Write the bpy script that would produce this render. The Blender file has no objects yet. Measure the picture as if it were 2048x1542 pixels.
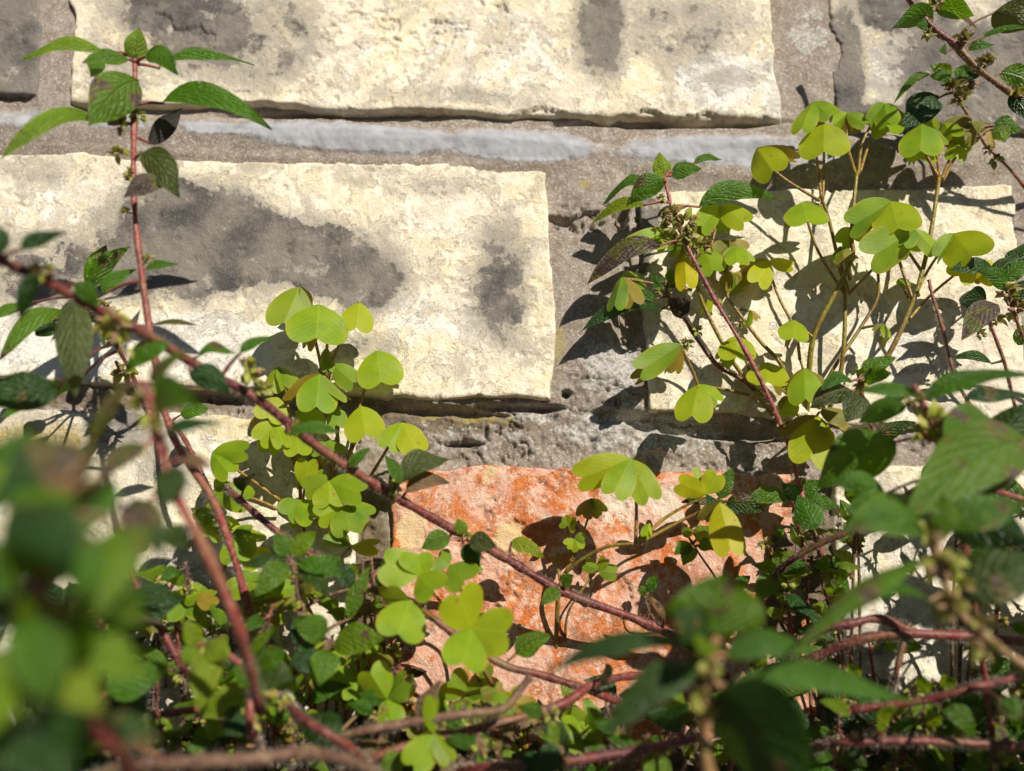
import bpy, math, random
import numpy as np
from mathutils import Vector, Matrix
R = math.radians
S = bpy.context.scene
COL = S.collection
random.seed(7)

# ------------------------------------------------------------------ camera
ZC, YC, PITCH, ROLL, F, W2, H2 = 0.060, -0.197, R(15.3), R(1.2), 1547.0, 1024.0, 771.0
_f = Vector((0, math.cos(PITCH), math.sin(PITCH)))
_u0 = Vector((0, -math.sin(PITCH), math.cos(PITCH)))
_r0 = Vector((1, 0, 0))
_r = _r0 * math.cos(ROLL) + _u0 * math.sin(ROLL)
_u = _u0 * math.cos(ROLL) - _r0 * math.sin(ROLL)
CAM = Vector((0, YC, ZC))
cd = bpy.data.cameras.new('camera'); cam = bpy.data.objects.new('camera', cd); COL.objects.link(cam)
M3 = Matrix((_r, _u, -_f)).transposed()
cam.matrix_world = Matrix.Translation(CAM) @ M3.to_4x4()
cd.sensor_width = 36; cd.lens = F / 2048 * 36; cd.clip_start = 0.004; cd.clip_end = 200
cd.dof.use_dof = True; cd.dof.focus_distance = 0.194; cd.dof.aperture_fstop = 9.5
S.camera = cam

# ------------------------------------------------------------------ world, sun, exposure
SUN = Vector((-0.56, 1.0, -0.66)).normalized()          # direction the light travels
w = bpy.data.worlds.new('World'); S.world = w; w.use_nodes = True
nt = w.node_tree; bg = nt.nodes['Background']
sky = nt.nodes.new('ShaderNodeTexSky'); sky.sky_type = 'NISHITA'; sky.sun_disc = False; sky.dust_density = 0.0; sky.air_density = 0.4
sky.sun_elevation = math.asin(-SUN.z); sky.sun_rotation = math.atan2(-SUN.x, -SUN.y)
nt.links.new(sky.outputs[0], bg.inputs[0]); bg.inputs[1].default_value = 0.05
sl = bpy.data.lights.new('sun', 'SUN'); sl.energy = 5.0; sl.angle = R(0.53); sl.color = (1, 0.93, 0.82)
so = bpy.data.objects.new('sun', sl); COL.objects.link(so)
so.rotation_euler = SUN.to_track_quat('-Z', 'Y').to_euler()
so.location = (0.7, -1.5, 1.2)
S.view_settings.view_transform = 'Standard'; S.view_settings.look = 'None'
S.view_settings.exposure = 0.32; S.view_settings.gamma = 1

# ------------------------------------------------------------------ helpers: pixels to places
def P(px, py, d=0.0):
    """point seen at photo pixel (px,py) that stands d millimetres out from the wall face (y = 0)"""
    v = _f + _r * ((px - W2) / F) + _u * ((H2 - py) / F)
    t = (-d * 0.001 - YC) / v.y
    return CAM + v * t
def depth(p): return (p - CAM).dot(_f)
def PX(x, y, z):
    """photo pixel of world points (numpy), used to lay out stains and wear on the wall"""
    dx, dy, dz = x - CAM.x, y - CAM.y, z - CAM.z
    zz = dx*_f.x + dy*_f.y + dz*_f.z
    return (W2 + F*(dx*_r.x + dy*_r.y + dz*_r.z)/zz, H2 - F*(dx*_u.x + dy*_u.y + dz*_u.z)/zz)
def mm(px, p): return px * depth(p) / F               # pixels -> metres at that place

# ------------------------------------------------------------------ helpers: noise
def _h(ix, iy, s):
    h = (ix.astype(np.int64)*374761393 + iy.astype(np.int64)*668265263 + s*1442695041) & 0xffffffff
    h = ((h ^ (h >> 13))*1274126177) & 0xffffffff
    return ((h ^ (h >> 16)) & 0xffff) / 65535.0
def vn(x, y, s=0):
    ix, iy = np.floor(x), np.floor(y); fx, fy = x-ix, y-iy
    fx = fx*fx*fx*(fx*(fx*6-15)+10); fy = fy*fy*fy*(fy*(fy*6-15)+10)
    a = _h(ix, iy, s); b = _h(ix+1, iy, s); c = _h(ix, iy+1, s); d = _h(ix+1, iy+1, s)
    return (a+(b-a)*fx)*(1-fy) + (c+(d-c)*fx)*fy
def fbm(x, y, scale, s=0, o=4, g=0.5):
    """-1..1, scale in millimetres, x and y in millimetres"""
    r = 0; a = 1; t = 0
    for k in range(o):
        r = r + a*(vn(x/scale*2**k + 17.3*k, y/scale*2**k - 9.1*k, s+k)*2-1); t += a; a *= g
    return r/t*1.6
def ss(a, b, x):
    t = np.clip((x-a)/(b-a), 0, 1); return t*t*(3-2*t)
def blobs(px, py, bl):
    """soft field from ellipses (cx, cy, rx, ry, angle, strength) given in photo pixels"""
    f = np.zeros_like(px)
    for cx, cy, rx, ry, an, st in bl:
        c, s = math.cos(R(an)), math.sin(R(an))
        u = ((px-cx)*c + (py-cy)*s)/rx; v = (-(px-cx)*s + (py-cy)*c)/ry
        q = np.sqrt(u*u+v*v)
        f = np.maximum(f, st*np.clip(1.5-q, 0, 1))
    return f

# ------------------------------------------------------------------ helpers: objects
def link(name, me, mats, parent=None):
    o = bpy.data.objects.new(name, me)
    for m in (mats if isinstance(mats, (list, tuple)) else [mats]):
        if m and len(me.materials) < len(mats if isinstance(mats, (list, tuple)) else [mats]): me.materials.append(m)
    COL.objects.link(o)
    if parent: o.parent = parent; o.matrix_parent_inverse = Matrix.Translation(-parent.location)
    return o
def thing(name, label, cat, loc, group=None):
    o = bpy.data.objects.new(name, None); COL.objects.link(o); o.location = loc
    o.empty_display_size = 0.01
    o['label'] = label; o['category'] = cat
    if group: o['group'] = group
    return o
def gridmesh(name, X, Y, Z, attrs=None, smooth=True):
    n, m = X.shape
    v = np.stack([X, Y, Z], -1).reshape(-1, 3).astype(np.float32)
    i = np.arange(n*m).reshape(n, m)
    q = np.stack([i[:-1, :-1], i[:-1, 1:], i[1:, 1:], i[1:, :-1]], -1).reshape(-1, 4).astype(np.int32)
    me = bpy.data.meshes.new(name)
    me.vertices.add(len(v)); me.vertices.foreach_set('co', v.ravel())
    me.loops.add(q.size); me.loops.foreach_set('vertex_index', q.ravel())
    me.polygons.add(len(q)); me.polygons.foreach_set('loop_start', np.arange(0, q.size, 4, dtype=np.int32))
    me.polygons.foreach_set('loop_total', np.full(len(q), 4, np.int32))
    me.polygons.foreach_set('use_smooth', np.full(len(q), smooth, bool))
    for k, a in (attrs or {}).items():
        at = me.attributes.new(k, 'FLOAT', 'POINT'); at.data.foreach_set('value', a.ravel().astype(np.float32))
    me.update(); return me

# ------------------------------------------------------------------ helpers: materials
class G:
    def __init__(s, name):
        s.m = bpy.data.materials.new(name); s.m.use_nodes = True
        s.t = s.m.node_tree; s.t.nodes.clear(); s.out = s.t.nodes.new('ShaderNodeOutputMaterial')
    def set(s, i, v):
        if hasattr(v, 'is_output'): s.t.links.new(v, i)
        elif isinstance(v, tuple) and len(v) == 3 and i.type == 'RGBA': i.default_value = (*v, 1)
        else: i.default_value = v
    def n(s, ty, inp=None, **kw):
        n = s.t.nodes.new('ShaderNode'+ty)
        for k, v in kw.items(): setattr(n, k, v)
        for k, v in (inp or {}).items(): s.set(n.inputs[k], v)
        return n
    def math(s, op, a, b=0.0, c=0.0, clamp=False):
        return s.n('Math', {0: a, 1: b, 2: c}, operation=op, use_clamp=clamp).outputs[0]
    def add(s, a, b): return s.math('ADD', a, b)
    def mul(s, a, b): return s.math('MULTIPLY', a, b)
    def step(s, x, a, b, lo=0.0, hi=1.0):
        return s.n('MapRange', {0: x, 1: a, 2: b, 3: lo, 4: hi}, interpolation_type='SMOOTHSTEP').outputs[0]
    def mix(s, f, a, b, bt='MIX'):
        n = s.n('Mix', data_type='RGBA', blend_type=bt); s.set(n.inputs[0], f); s.set(n.inputs[6], a); s.set(n.inputs[7], b)
        return n.outputs[2]
    def noise(s, vec, sc, det=4, rough=0.55, dist=0.0):
        return s.n('TexNoise', {'Vector': vec, 'Scale': sc, 'Detail': det, 'Roughness': rough, 'Distortion': dist}).outputs[0]
    def voro(s, vec, sc, feat='F1', out='Distance'):
        return s.n('TexVoronoi', {'Vector': vec, 'Scale': sc}, feature=feat).outputs[out]
    def attr(s, a): return s.n('Attribute', attribute_name=a).outputs['Fac']
    def pos(s):
        p = s.n('NewGeometry').outputs['Position']
        return s.n('VectorMath', {0: p, 3: 1000.0}, operation='SCALE').outputs[0]     # millimetres
    def bump(s, h, dist, strength=1.0, nrm=None):
        i = {'Height': h, 'Distance': dist, 'Strength': strength}
        if nrm: i['Normal'] = nrm
        return s.n('Bump', i).outputs[0]
    def pbr(s, col, rough, nrm=None, spec=0.3, **kw):
        i = {'Base Color': col, 'Roughness': rough, 'Specular IOR Level': spec}
        if nrm: i['Normal'] = nrm
        i.update(kw); return s.n('BsdfPrincipled', i).outputs[0]
    def done(s, sh): s.t.links.new(sh, s.out.inputs[0]); return s.m

def brick_mat(name, cream=True):
    g = G(name); p = g.pos()
    big = g.noise(p, 0.045, 5, 0.6); mid = g.noise(p, 0.22, 6, 0.68); fine = g.noise(p, 1.3, 4, 0.65); grain = g.noise(p, 4.0, 3, 0.6)
    dk = g.attr('dark'); wh = g.attr('bloom'); yl = g.attr('lichen')
    rag = g.add(g.mul(g.add(mid, -0.5), 0.95), g.mul(g.add(fine, -0.5), 0.28))
    if cream:
        tiny = g.noise(p, 2.6, 5, 0.75); sp = g.noise(p, 0.75, 7, 0.8)
        c = g.mix(g.step(big, 0.40, 0.60), (0.75, 0.655, 0.46), (0.66, 0.59, 0.47))
        c = g.mix(g.step(mid, 0.45, 0.58), c, (0.81, 0.74, 0.58))
        c = g.mix(g.mul(g.step(g.add(wh, g.mul(rag, 1.2)), 0.36, 0.58), 0.7), c, (0.76, 0.745, 0.70))
        fl = g.add(g.noise(p, 0.10, 9, 0.70, 0.4), g.mul(dk, 0.22))
        c = g.mix(g.mul(g.step(fl, 0.535, 0.56), 0.14), c, (0.42, 0.375, 0.31))                # flaked skin, crisp edge
        c = g.mix(g.mul(g.step(fl, 0.52, 0.66), 0.55), c, (0.30, 0.265, 0.23))
        c = g.mix(g.mul(g.mul(g.step(sp, 0.55, 0.60), 0.55), g.step(g.noise(p, 0.12, 4), 0.40, 0.60)), c, (0.36, 0.30, 0.20))
        c = g.mix(g.mul(g.step(tiny, 0.56, 0.63), 0.55), c, (0.30, 0.245, 0.15))
        c = g.mix(g.mul(g.step(tiny, 0.44, 0.36), 0.25), c, (0.88, 0.84, 0.74))
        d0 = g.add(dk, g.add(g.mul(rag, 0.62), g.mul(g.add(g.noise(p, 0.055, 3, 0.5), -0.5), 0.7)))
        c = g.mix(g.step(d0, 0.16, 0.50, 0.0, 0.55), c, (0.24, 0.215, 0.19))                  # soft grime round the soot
        d1 = g.step(d0, 0.45, g.add(0.47, g.mul(big, 0.10)))                                                            # soot crust, ragged edge; also shade painted on one brick end
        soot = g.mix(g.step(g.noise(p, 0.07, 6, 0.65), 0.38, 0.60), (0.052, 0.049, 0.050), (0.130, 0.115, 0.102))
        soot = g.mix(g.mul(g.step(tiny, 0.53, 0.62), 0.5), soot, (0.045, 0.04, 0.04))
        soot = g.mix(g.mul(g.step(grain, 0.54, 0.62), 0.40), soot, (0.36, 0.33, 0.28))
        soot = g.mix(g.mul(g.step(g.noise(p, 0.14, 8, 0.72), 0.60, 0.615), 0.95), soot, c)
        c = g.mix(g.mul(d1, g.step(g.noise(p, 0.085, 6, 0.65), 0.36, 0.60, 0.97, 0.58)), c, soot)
        yr = g.step(g.add(yl, g.mul(rag, 1.5)), 0.40, 0.75)
        c = g.mix(g.mul(yr, 0.6), c, g.mix(g.step(fine, 0.4, 0.6), (0.52, 0.34, 0.05), (0.60, 0.53, 0.27)))
    else:
        c = g.mix(g.step(mid, 0.40, 0.60), (0.62, 0.20, 0.045), (0.50, 0.125, 0.022))
        c = g.mix(g.step(g.noise(p, 0.085, 7, 0.68, 0.8), 0.44, 0.55), c, (0.66, 0.37, 0.27))             # pink lime skin
        c = g.mix(g.mul(g.step(g.noise(p, 0.40, 7, 0.75), 0.50, 0.62), 0.7), c, (0.78, 0.60, 0.48))
        c = g.mix(g.mul(g.step(g.add(wh, g.mul(rag, 1.4)), 0.45, 0.6), 0.8), c, (0.72, 0.62, 0.50))
        c = g.mix(g.mul(g.step(g.noise(p, 0.13, 7, 0.72), 0.54, 0.60), 0.7), c, (0.30, 0.10, 0.035))
        c = g.mix(g.mul(g.step(g.add(yl, g.mul(rag, 1.4)), 0.5, 0.62), 0.8), c, (0.68, 0.52, 0.28))
        c = g.mix(g.mul(g.step(grain, 0.54, 0.64), 0.4), c, (0.74, 0.52, 0.38))
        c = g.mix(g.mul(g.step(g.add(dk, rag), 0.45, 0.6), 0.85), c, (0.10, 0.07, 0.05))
    pit = g.step(g.voro(p, 0.85), 0.055, 0.11)
    pitm = g.step(g.noise(p, 0.17, 3), 0.44, 0.52)
    pits = g.math('MULTIPLY', g.math('SUBTRACT', 1.0, pit), pitm)
    c = g.mix(g.mul(pits, 0.75), c, (0.15, 0.115, 0.075))
    h = g.add(g.mul(fine, 0.55), g.mul(grain, 0.30)); h = g.add(h, g.mul(mid, 0.4))
    if cream: h = g.math('SUBTRACT', h, g.mul(g.step(fl, 0.535, 0.55), 0.28)); h = g.math('SUBTRACT', h, g.mul(pits, 0.9))
    if cream: h = g.math('SUBTRACT', h, g.mul(d1, 0.18))
    b = g.bump(h, 0.00062 if cream else 0.0010, 1.0)
    return g.done(g.pbr(c, 0.82, b, 0.25))
M_CREAM = brick_mat('cream_stock_brick'); M_RED = brick_mat('red_brick', False)

def mortar_mat():
    g = G('lime_mortar'); p = g.pos()
    mid = g.noise(p, 0.25, 6, 0.65); fine = g.noise(p, 1.3, 5, 0.75); grain = g.noise(p, 2.4, 5, 0.8)
    sm = g.attr('smooth'); cr = g.attr('crust'); yl = g.attr('lichen'); so_ = g.attr('soil')
    rag = g.add(g.mul(g.add(mid, -0.5), 0.9), g.mul(g.add(fine, -0.5), 0.35))
    c = g.mix(g.step(mid, 0.35, 0.65), (0.34, 0.275, 0.22), (0.48, 0.41, 0.35))
    c = g.mix(g.mul(g.step(grain, 0.50, 0.60), 0.6), c, (0.20, 0.16, 0.12))
    c = g.mix(g.mul(g.step(fine, 0.54, 0.60), 0.75), c, (0.70, 0.645, 0.58))
    c = g.mix(g.mul(g.step(g.add(so_, rag), 0.45, 0.65), 0.85), c, g.mix(fine, (0.13, 0.09, 0.055), (0.27, 0.20, 0.11)))
    s1 = g.step(g.add(sm, g.mul(rag, 0.55)), 0.30, 0.55)
    c = g.mix(g.mul(s1, 0.92), c, g.mix(g.step(mid, 0.35, 0.65), (0.30, 0.31, 0.335), (0.37, 0.385, 0.415)))
    c1 = g.step(g.add(cr, g.mul(rag, 1.5)), 0.45, 0.60)
    c = g.mix(g.mul(c1, 0.85), c, g.mix(g.step(fine, 0.4, 0.6), (0.40, 0.37, 0.33), (0.74, 0.72, 0.67)))
    c = g.mix(g.mul(g.step(g.add(yl, g.mul(rag, 1.4)), 0.48, 0.62), 0.75), c, g.mix(fine, (0.35, 0.27, 0.05), (0.58, 0.50, 0.22)))
    h = g.add(g.mul(fine, 0.8), g.mul(grain, 0.6)); h = g.mul(h, g.math('SUBTRACT', 1.0, g.mul(s1, 0.8)))
    return g.done(g.pbr(c, 0.9, g.bump(h, 0.0009, 1.0), 0.2))
M_MORTAR = mortar_mat()

# ------------------------------------------------------------------ brick wall
WALL = thing('brick_wall', 'old weathered brick wall of cream stock bricks with one red brick, in lime mortar', 'wall', (0, 0, 0))
SIDE = [0.25, 0.7, 1.5, 3, 6, 12, 30]                      # how far back the side faces run, mm
def brick(cor, d, res, seed, mat, dark=(), bloom=(), lich=(), scars=(), wob=0.9, rough=1.0, label=None, world=False):
    """cor: TL, TR, BR, BL as photo pixels (or metres x,z when world)"""
    q = [(Vector((c[0], 0, c[1])) if world else P(c[0], c[1], d)) for c in cor]
    Wm = ((q[1]-q[0]).length + (q[2]-q[3]).length)*500; Hm = ((q[3]-q[0]).length + (q[2]-q[1]).length)*500
    nu, nv = max(6, int(Wm/res)), max(5, int(Hm/res))
    sd = np.array(SIDE)
    su = np.concatenate([-sd[::-1], np.linspace(0, Wm, nu), Wm+sd]); sv = np.concatenate([-sd[::-1], np.linspace(0, Hm, nv), Hm+sd])
    U, V = np.meshgrid(su, sv)
    cu, cv = np.clip(U/Wm, 0, 1), np.clip(V/Hm, 0, 1)
    back = np.maximum.reduce([-U, U-Wm, -V, V-Hm, np.zeros_like(U)])
    X = ((q[0].x*(1-cu)+q[1].x*cu)*(1-cv) + (q[3].x*(1-cu)+q[2].x*cu)*cv)*1000
    Z = ((q[0].z*(1-cu)+q[1].z*cu)*(1-cv) + (q[3].z*(1-cu)+q[2].z*cu)*cv)*1000
    e = np.minimum.reduce([cu*Wm, (1-cu)*Wm, cv*Hm, (1-cv)*Hm])          # distance from the nearest edge
    ew = np.exp(-e/5.0)
    X = X + ew*wob*fbm(X, Z, 22, seed+3); Z = Z + ew*wob*fbm(X, Z, 26, seed+9) + ew*0.18*fbm(X, Z, 5, seed+21, 3)
    rr = 0.9 + 0.8*fbm(X, Z, 14, seed+5)
    t = np.clip(1 - e/np.maximum(rr, 0.4), 0, 1)
    h = d - np.maximum(rr, 0.4)*(1-np.sqrt(np.maximum(0, 1-t*t)))*0.75
    h = h + 0.55*fbm(X, Z, 34, seed) + 0.10*rough*fbm(X, Z, 5, seed+31, 5, 0.6)
    pit = fbm(X, Z, 2.6, seed+41, 2); h = h - 0.35*ss(0.78, 1.05, pit)
    px, py = PX(X/1000, -h/1000, Z/1000)
    if len(scars):
        sc = blobs(px, py, scars) + 0.5*fbm(X, Z, 9, seed+51, 5, 0.6)
        h = h - 0.75*ss(0.50, 0.56, sc) - 0.4*ss(0.80, 0.86, sc)
    ch = fbm(X, Z, 13, seed+61, 5, 0.6) - e/4.0
    h = h - 1.3*ss(0.22, 0.34, ch) + 0.10*fbm(X, Z, 1.8, seed+81, 3, 0.6)
    Y = -(h) + back + 0.3*fbm(X+back*3, Z+back*2, 4, seed+71)*np.clip(back, 0, 1)
    at = {'dark': blobs(px, py, dark), 'bloom': blobs(px, py, bloom), 'lichen': blobs(px, py, lich)}
    me = gridmesh('brick', X/1000, Y/1000, Z/1000, at)
    o = link('brick', me, mat, WALL)
    if label: o['label'] = label
    return o
RS = 0.42
# upper course
brick([(158, -330), (1520, -285), (1562, 236), (138, 196)], 1.9, RS, 11, M_CREAM, wob=1.5,
      dark=[(400, 60, 150, 95, 10, .66), (300, 20, 110, 60, 0, .64), (520, 120, 130, 60, 0, .42), (230, 120, 70, 90, 0, .45), (1200, 60, 55, 110, 0, .62), (1370, 60, 130, 80, 0, .48), (560, 40, 90, 70, 0, .45), (1480, 150, 110, 30, -10, .35), (700, -120, 300, 100, 0, .5), (250, 170, 60, 30, 0, .4), (900, 190, 170, 22, 4, .34)],
      bloom=[(1450, 160, 120, 70, 0, .7), (1000, 100, 200, 120, 0, .45), (1555, 200, 30, 90, 0, .95), (700, 120, 150, 70, 0, .35)],
      scars=[(720, 70, 80, 50, 0, .95), (850, 90, 90, 55, -40, .85), (380, 70, 60, 30, 0, .7), (980, 10, 60, 25, 0, .8)], label='long cream brick with flaked face')
brick([(-560, -300), (95, -330), (76, 192), (-640, 170)], 1.2, RS, 12, M_CREAM, dark=[(-100, 60, 420, 300, 0, 1.2)])
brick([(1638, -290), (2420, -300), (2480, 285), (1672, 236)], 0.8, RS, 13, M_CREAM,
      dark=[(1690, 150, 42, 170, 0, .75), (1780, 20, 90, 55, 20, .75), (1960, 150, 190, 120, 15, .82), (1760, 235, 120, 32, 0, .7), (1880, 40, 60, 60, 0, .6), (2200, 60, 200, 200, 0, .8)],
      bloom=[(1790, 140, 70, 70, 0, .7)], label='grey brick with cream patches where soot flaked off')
# middle course
brick([(-420, 290), (1092, 338), (1106, 800), (-470, 742)], 1.3, RS, 21, M_CREAM, wob=1.5,
      dark=[(400, 480, 185, 112, 8, .9), (620, 515, 175, 72, 14, .9), (735, 570, 60, 70, 60, .78), (270, 520, 110, 80, 0, .72), (150, 520, 160, 60, 0, .45), (1010, 590, 75, 120, 0, .56), (1000, 480, 60, 70, 0, .4), (60, 340, 90, 40, 0, .4), (740, 690, 70, 30, 0, .38), (880, 375, 90, 25, 0, .33), (60, 560, 90, 90, 0, .55)],
      bloom=[(120, 400, 150, 80, 0, .45), (860, 640, 160, 70, 0, .5), (430, 690, 200, 70, 0, .8), (100, 690, 200, 70, 0, .8), (880, 440, 120, 80, 0, .4)],
      lich=[(900, 640, 160, 110, 0, .22), (940, 760, 150, 30, 0, .28)], label='cream brick with a large dark soot stain')
brick([(1282, 386), (2032, 366), (2062, 868), (1300, 818)], 1.2, RS, 22, M_CREAM, dark=[(1285, 450, 22, 90, 0, .95), (1300, 420, 40, 60, 0, .5), (1660, 780, 90, 30, 0, .3)],  # first dark blobs paint the shade on the brick's left end
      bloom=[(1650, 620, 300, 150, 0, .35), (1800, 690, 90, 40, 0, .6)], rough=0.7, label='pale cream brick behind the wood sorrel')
brick([(2112, 366), (3500, 350), (3600, 900), (2140, 868)], 0.6, 0.8, 23, M_CREAM, dark=[(2200, 500, 200, 400, 0, .6)])
# lower course
brick([(-300, 812), (712, 846), (702, 1492), (-420, 1470)], 0.8, RS, 31, M_CREAM,
      dark=[(250, 860, 100, 60, 0, .5), (60, 900, 120, 70, 0, .66), (400, 1250, 200, 150, 0, .5), (650, 940, 70, 90, 0, .5), (330, 930, 60, 60, 0, .45)],
      bloom=[(400, 900, 260, 90, 0, .5), (350, 1330, 200, 150, 0, .5)],
      lich=[(80, 890, 120, 60, 0, .8), (480, 850, 130, 50, 0, .62), (300, 1310, 160, 120, 0, .55), (520, 980, 140, 70, 0, .45), (300, 900, 80, 40, 0, .5)], rough=2.6, wob=1.6, label='rough cream brick crusted with yellow lichen')
brick([(786, 926), (1590, 956), (1650, 1500), (762, 1478)], 1.2, RS, 32, M_RED, dark=[(1575, 1200, 60, 190, 0, .7), (1560, 1480, 120, 60, 0, .7), (1540, 980, 60, 40, 0, .5), (800, 1300, 40, 140, 0, .5), (900, 1480, 100, 50, 0, .6)],  # shade over the right end is painted into the dark mask
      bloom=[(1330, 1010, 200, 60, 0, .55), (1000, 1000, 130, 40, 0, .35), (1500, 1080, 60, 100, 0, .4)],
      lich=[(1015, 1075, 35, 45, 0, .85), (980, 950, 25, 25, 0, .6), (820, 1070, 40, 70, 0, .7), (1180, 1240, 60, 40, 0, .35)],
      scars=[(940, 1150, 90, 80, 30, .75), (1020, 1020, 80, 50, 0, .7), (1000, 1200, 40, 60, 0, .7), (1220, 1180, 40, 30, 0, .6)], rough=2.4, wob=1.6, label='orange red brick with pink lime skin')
brick([(1668, 930), (3000, 960), (3150, 1560), (1706, 1504)], 0.9, RS, 33, M_CREAM, dark=[(1760, 1290, 60, 40, 0, .4), (1960, 1420, 150, 100, 0, .42)], bloom=[(1800, 1150, 300, 250, 0, .45)], rough=1.6)
# the rest of the wall, out of the picture
_pz = [P(1024, 771).z]
def zrow(py): return P(1024, py).z
zA, zB, zC = zrow(221), zrow(795), zrow(1490)
rows = [(zC-0.019-0.068, zC-0.019), (zA+0.0+0.085, zA+0.085+0.068), (zA+0.166, zA+0.166+0.067), (zA+0.246, zA+0.246+0.067)]
sd_ = 100
for k, (z0, z1) in enumerate(rows):
    x = -0.62 - 0.06*(k % 2)
    j = k
    while x < 0.6:
        L = 0.213 if j % 2 else 0.102
        sd_ += 1; j += 1
        brick([(x, z1), (x+L, z1), (x+L, z0), (x, z0)], random.uniform(0.2, 2), 1.6, sd_, M_CREAM, world=True, dark=[(1024, 771, 1e5, 1e5, 0, random.choice((0.1, .3, .45)))])
        x += L + 0.012
def fill(x0, x1, z0, z1, L, st):
    global sd_
    x = x0
    while (x < x1 if st > 0 else x > x1):
        sd_ += 1; a, b = (x, x+L) if st > 0 else (x-L, x)
        brick([(a, z1), (b, z1), (b, z0), (a, z0)], random.uniform(0.2, 2), 1.6, sd_, M_CREAM, world=True, dark=[(1024, 771, 1e5, 1e5, 0, random.choice((0.1, .3, .45)))])
        x += st*(L + 0.012); L = 0.315 - L
for (pl, pr, y0, y1, L) in [(-640, 2480, -300, 190, .213), (-470, 3600, 290, 742, .102), (-420, 3150, 812, 1470, .102)]:
    xl, xr = P(pl, (y0+y1)/2).x - 0.011, P(pr, (y0+y1)/2).x + 0.013
    fill(xl, -0.6, zrow(y1+25), zrow(y0+25), L, -1); fill(xr, 0.6, zrow(y1+25), zrow(y0+25), L, 1)

# mortar: one rough sheet behind and between the bricks
def spaced(a, b, lo, hi, st, out):
    return np.concatenate([np.arange(lo, a, out), np.arange(a, b, st), np.arange(b, hi, out)])
gx = spaced(-165, 165, -640, 640, 0.42, 9.0); gz = spaced(14, 225, -60, 460, 0.42, 9.0)
X, Z = np.meshgrid(gx, gz[::-1])
px, py = PX(X/1000, 0*X, Z/1000)
low = blobs(px, py, [(1150, 865, 620, 62, 2, 1.6), (1450, 900, 250, 50, 5, 1.6), (740, 1150, 50, 350, 0, 1.6), (1640, 1200, 40, 300, 0, 1.6), (1000, 1530, 1400, 50, 0, 1.6), (1230, 760, 90, 70, 0, 1.2), (250, 795, 400, 30, 2, 1.6)])
low = np.clip(low, 0, 1)
h = -1.6 + 0.5*fbm(X, Z, 14, 1) + 0.22*fbm(X, Z, 3.2, 2, 4, 0.6)
h = h + blobs(px, py, [(1330, 268, 500, 26, 1, 1.6), (500, 262, 800, 26, 2, 1.6)])*0.7
h = h + np.clip(blobs(px, py, [(1185, 560, 75, 260, 0, 1.6), (600, 290, 760, 34, 2.2, 1.6), (1600, 318, 330, 40, -1, 1.6), (1608, 100, 70, 220, 3, 1.6), (110, 100, 50, 160, 0, 1.6)]), 0, 1)*2.0
h = h + low*(0.2 + 1.7*fbm(X, Z, 10, 3, 6, 0.65) + 0.6*fbm(X, Z, 2.4, 4, 5, 0.75))
h = h - 5.0*np.clip(blobs(px, py, [(1114, 438, 14, 7, 20, 1.7), (1140, 440, 20, 4, -20, 1.3), (1175, 428, 22, 3, -8, 1.2), (1245, 438, 10, 14, 0, 1.6), (1133, 787, 7, 6, 0, 2), (905, 820, 110, 9, 2, 1.5), (1040, 812, 70, 7, 2, 1.4), (600, 800, 200, 14, 3, 1.5), (930, 885, 30, 5, 0, 1.4), (1260, 640, 26, 60, 10, 1.2), (1380, 850, 160, 16, 6, 1.4), (1340, 246, 190, 7, 0, 1.1), (640, 224, 160, 5, 0, 1), (300, 1520, 300, 30, 0, 1.5), (780, 1480, 90, 60, 0, 1.5), (1050, 1520, 500, 26, 0, 1.5)]) + 0.12*low*fbm(X, Z, 3, 8) + (0.45*fbm(X, Z, 2.4, 8, 4, .65))*(blobs(px, py, [(1180, 437, 90, 22, 0, 2)]) > 0.3), 0, 1)
crk = np.abs(fbm(X, Z, 24, 77, 5, 0.6)); h = h - 1.2*ss(0.035, 0.0, crk)*np.clip(low*1.3, 0.0, 1)
at = {'smooth': blobs(px, py, [(700, 275, 260, 32, 4, .80), (1040, 292, 150, 32, 3, .9), (1420, 300, 200, 32, 0, .70), (870, 284, 200, 18, 4, .62), (480, 262, 160, 18, 3, .55), (420, 258, 70, 20, 0, .6), (250, 250, 90, 22, 0, .5), (1560, 320, 200, 24, -3, .5), (40, 240, 80, 30, 0, .5)]),
      'crust': blobs(px, py, [(1000, 880, 300, 50, 2, .42), (1290, 860, 200, 70, 5, .62), (1230, 740, 80, 70, 0, .7), (1060, 830, 70, 25, 0, .55), (830, 870, 140, 40, 0, .4), (1620, 70, 60, 60, 0, .6), (1500, 910, 120, 40, 0, .45), (1100, 250, 500, 12, 2, .42)]),
      'lichen': blobs(px, py, [(940, 830, 160, 22, 3, .55), (1120, 700, 22, 80, 0, .55), (1170, 370, 12, 10, 0, .9), (500, 274, 24, 14, 0, .5), (1160, 600, 60, 120, 0, .3), (1060, 895, 120, 20, 0, .4)]),
      'soil': blobs(px, py, [(740, 1200, 60, 360, 0, .7), (1640, 1230, 50, 300, 0, .75), (1000, 1530, 1400, 60, 0, .9), (900, 840, 300, 40, 2, .62), (1470, 870, 200, 30, 3, .45), (250, 795, 400, 30, 2, .6), (2085, 600, 30, 300, 0, .8)])}
me = gridmesh('mortar', X/1000, -h/1000, Z/1000, at); link('mortar', me, M_MORTAR, WALL)

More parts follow.
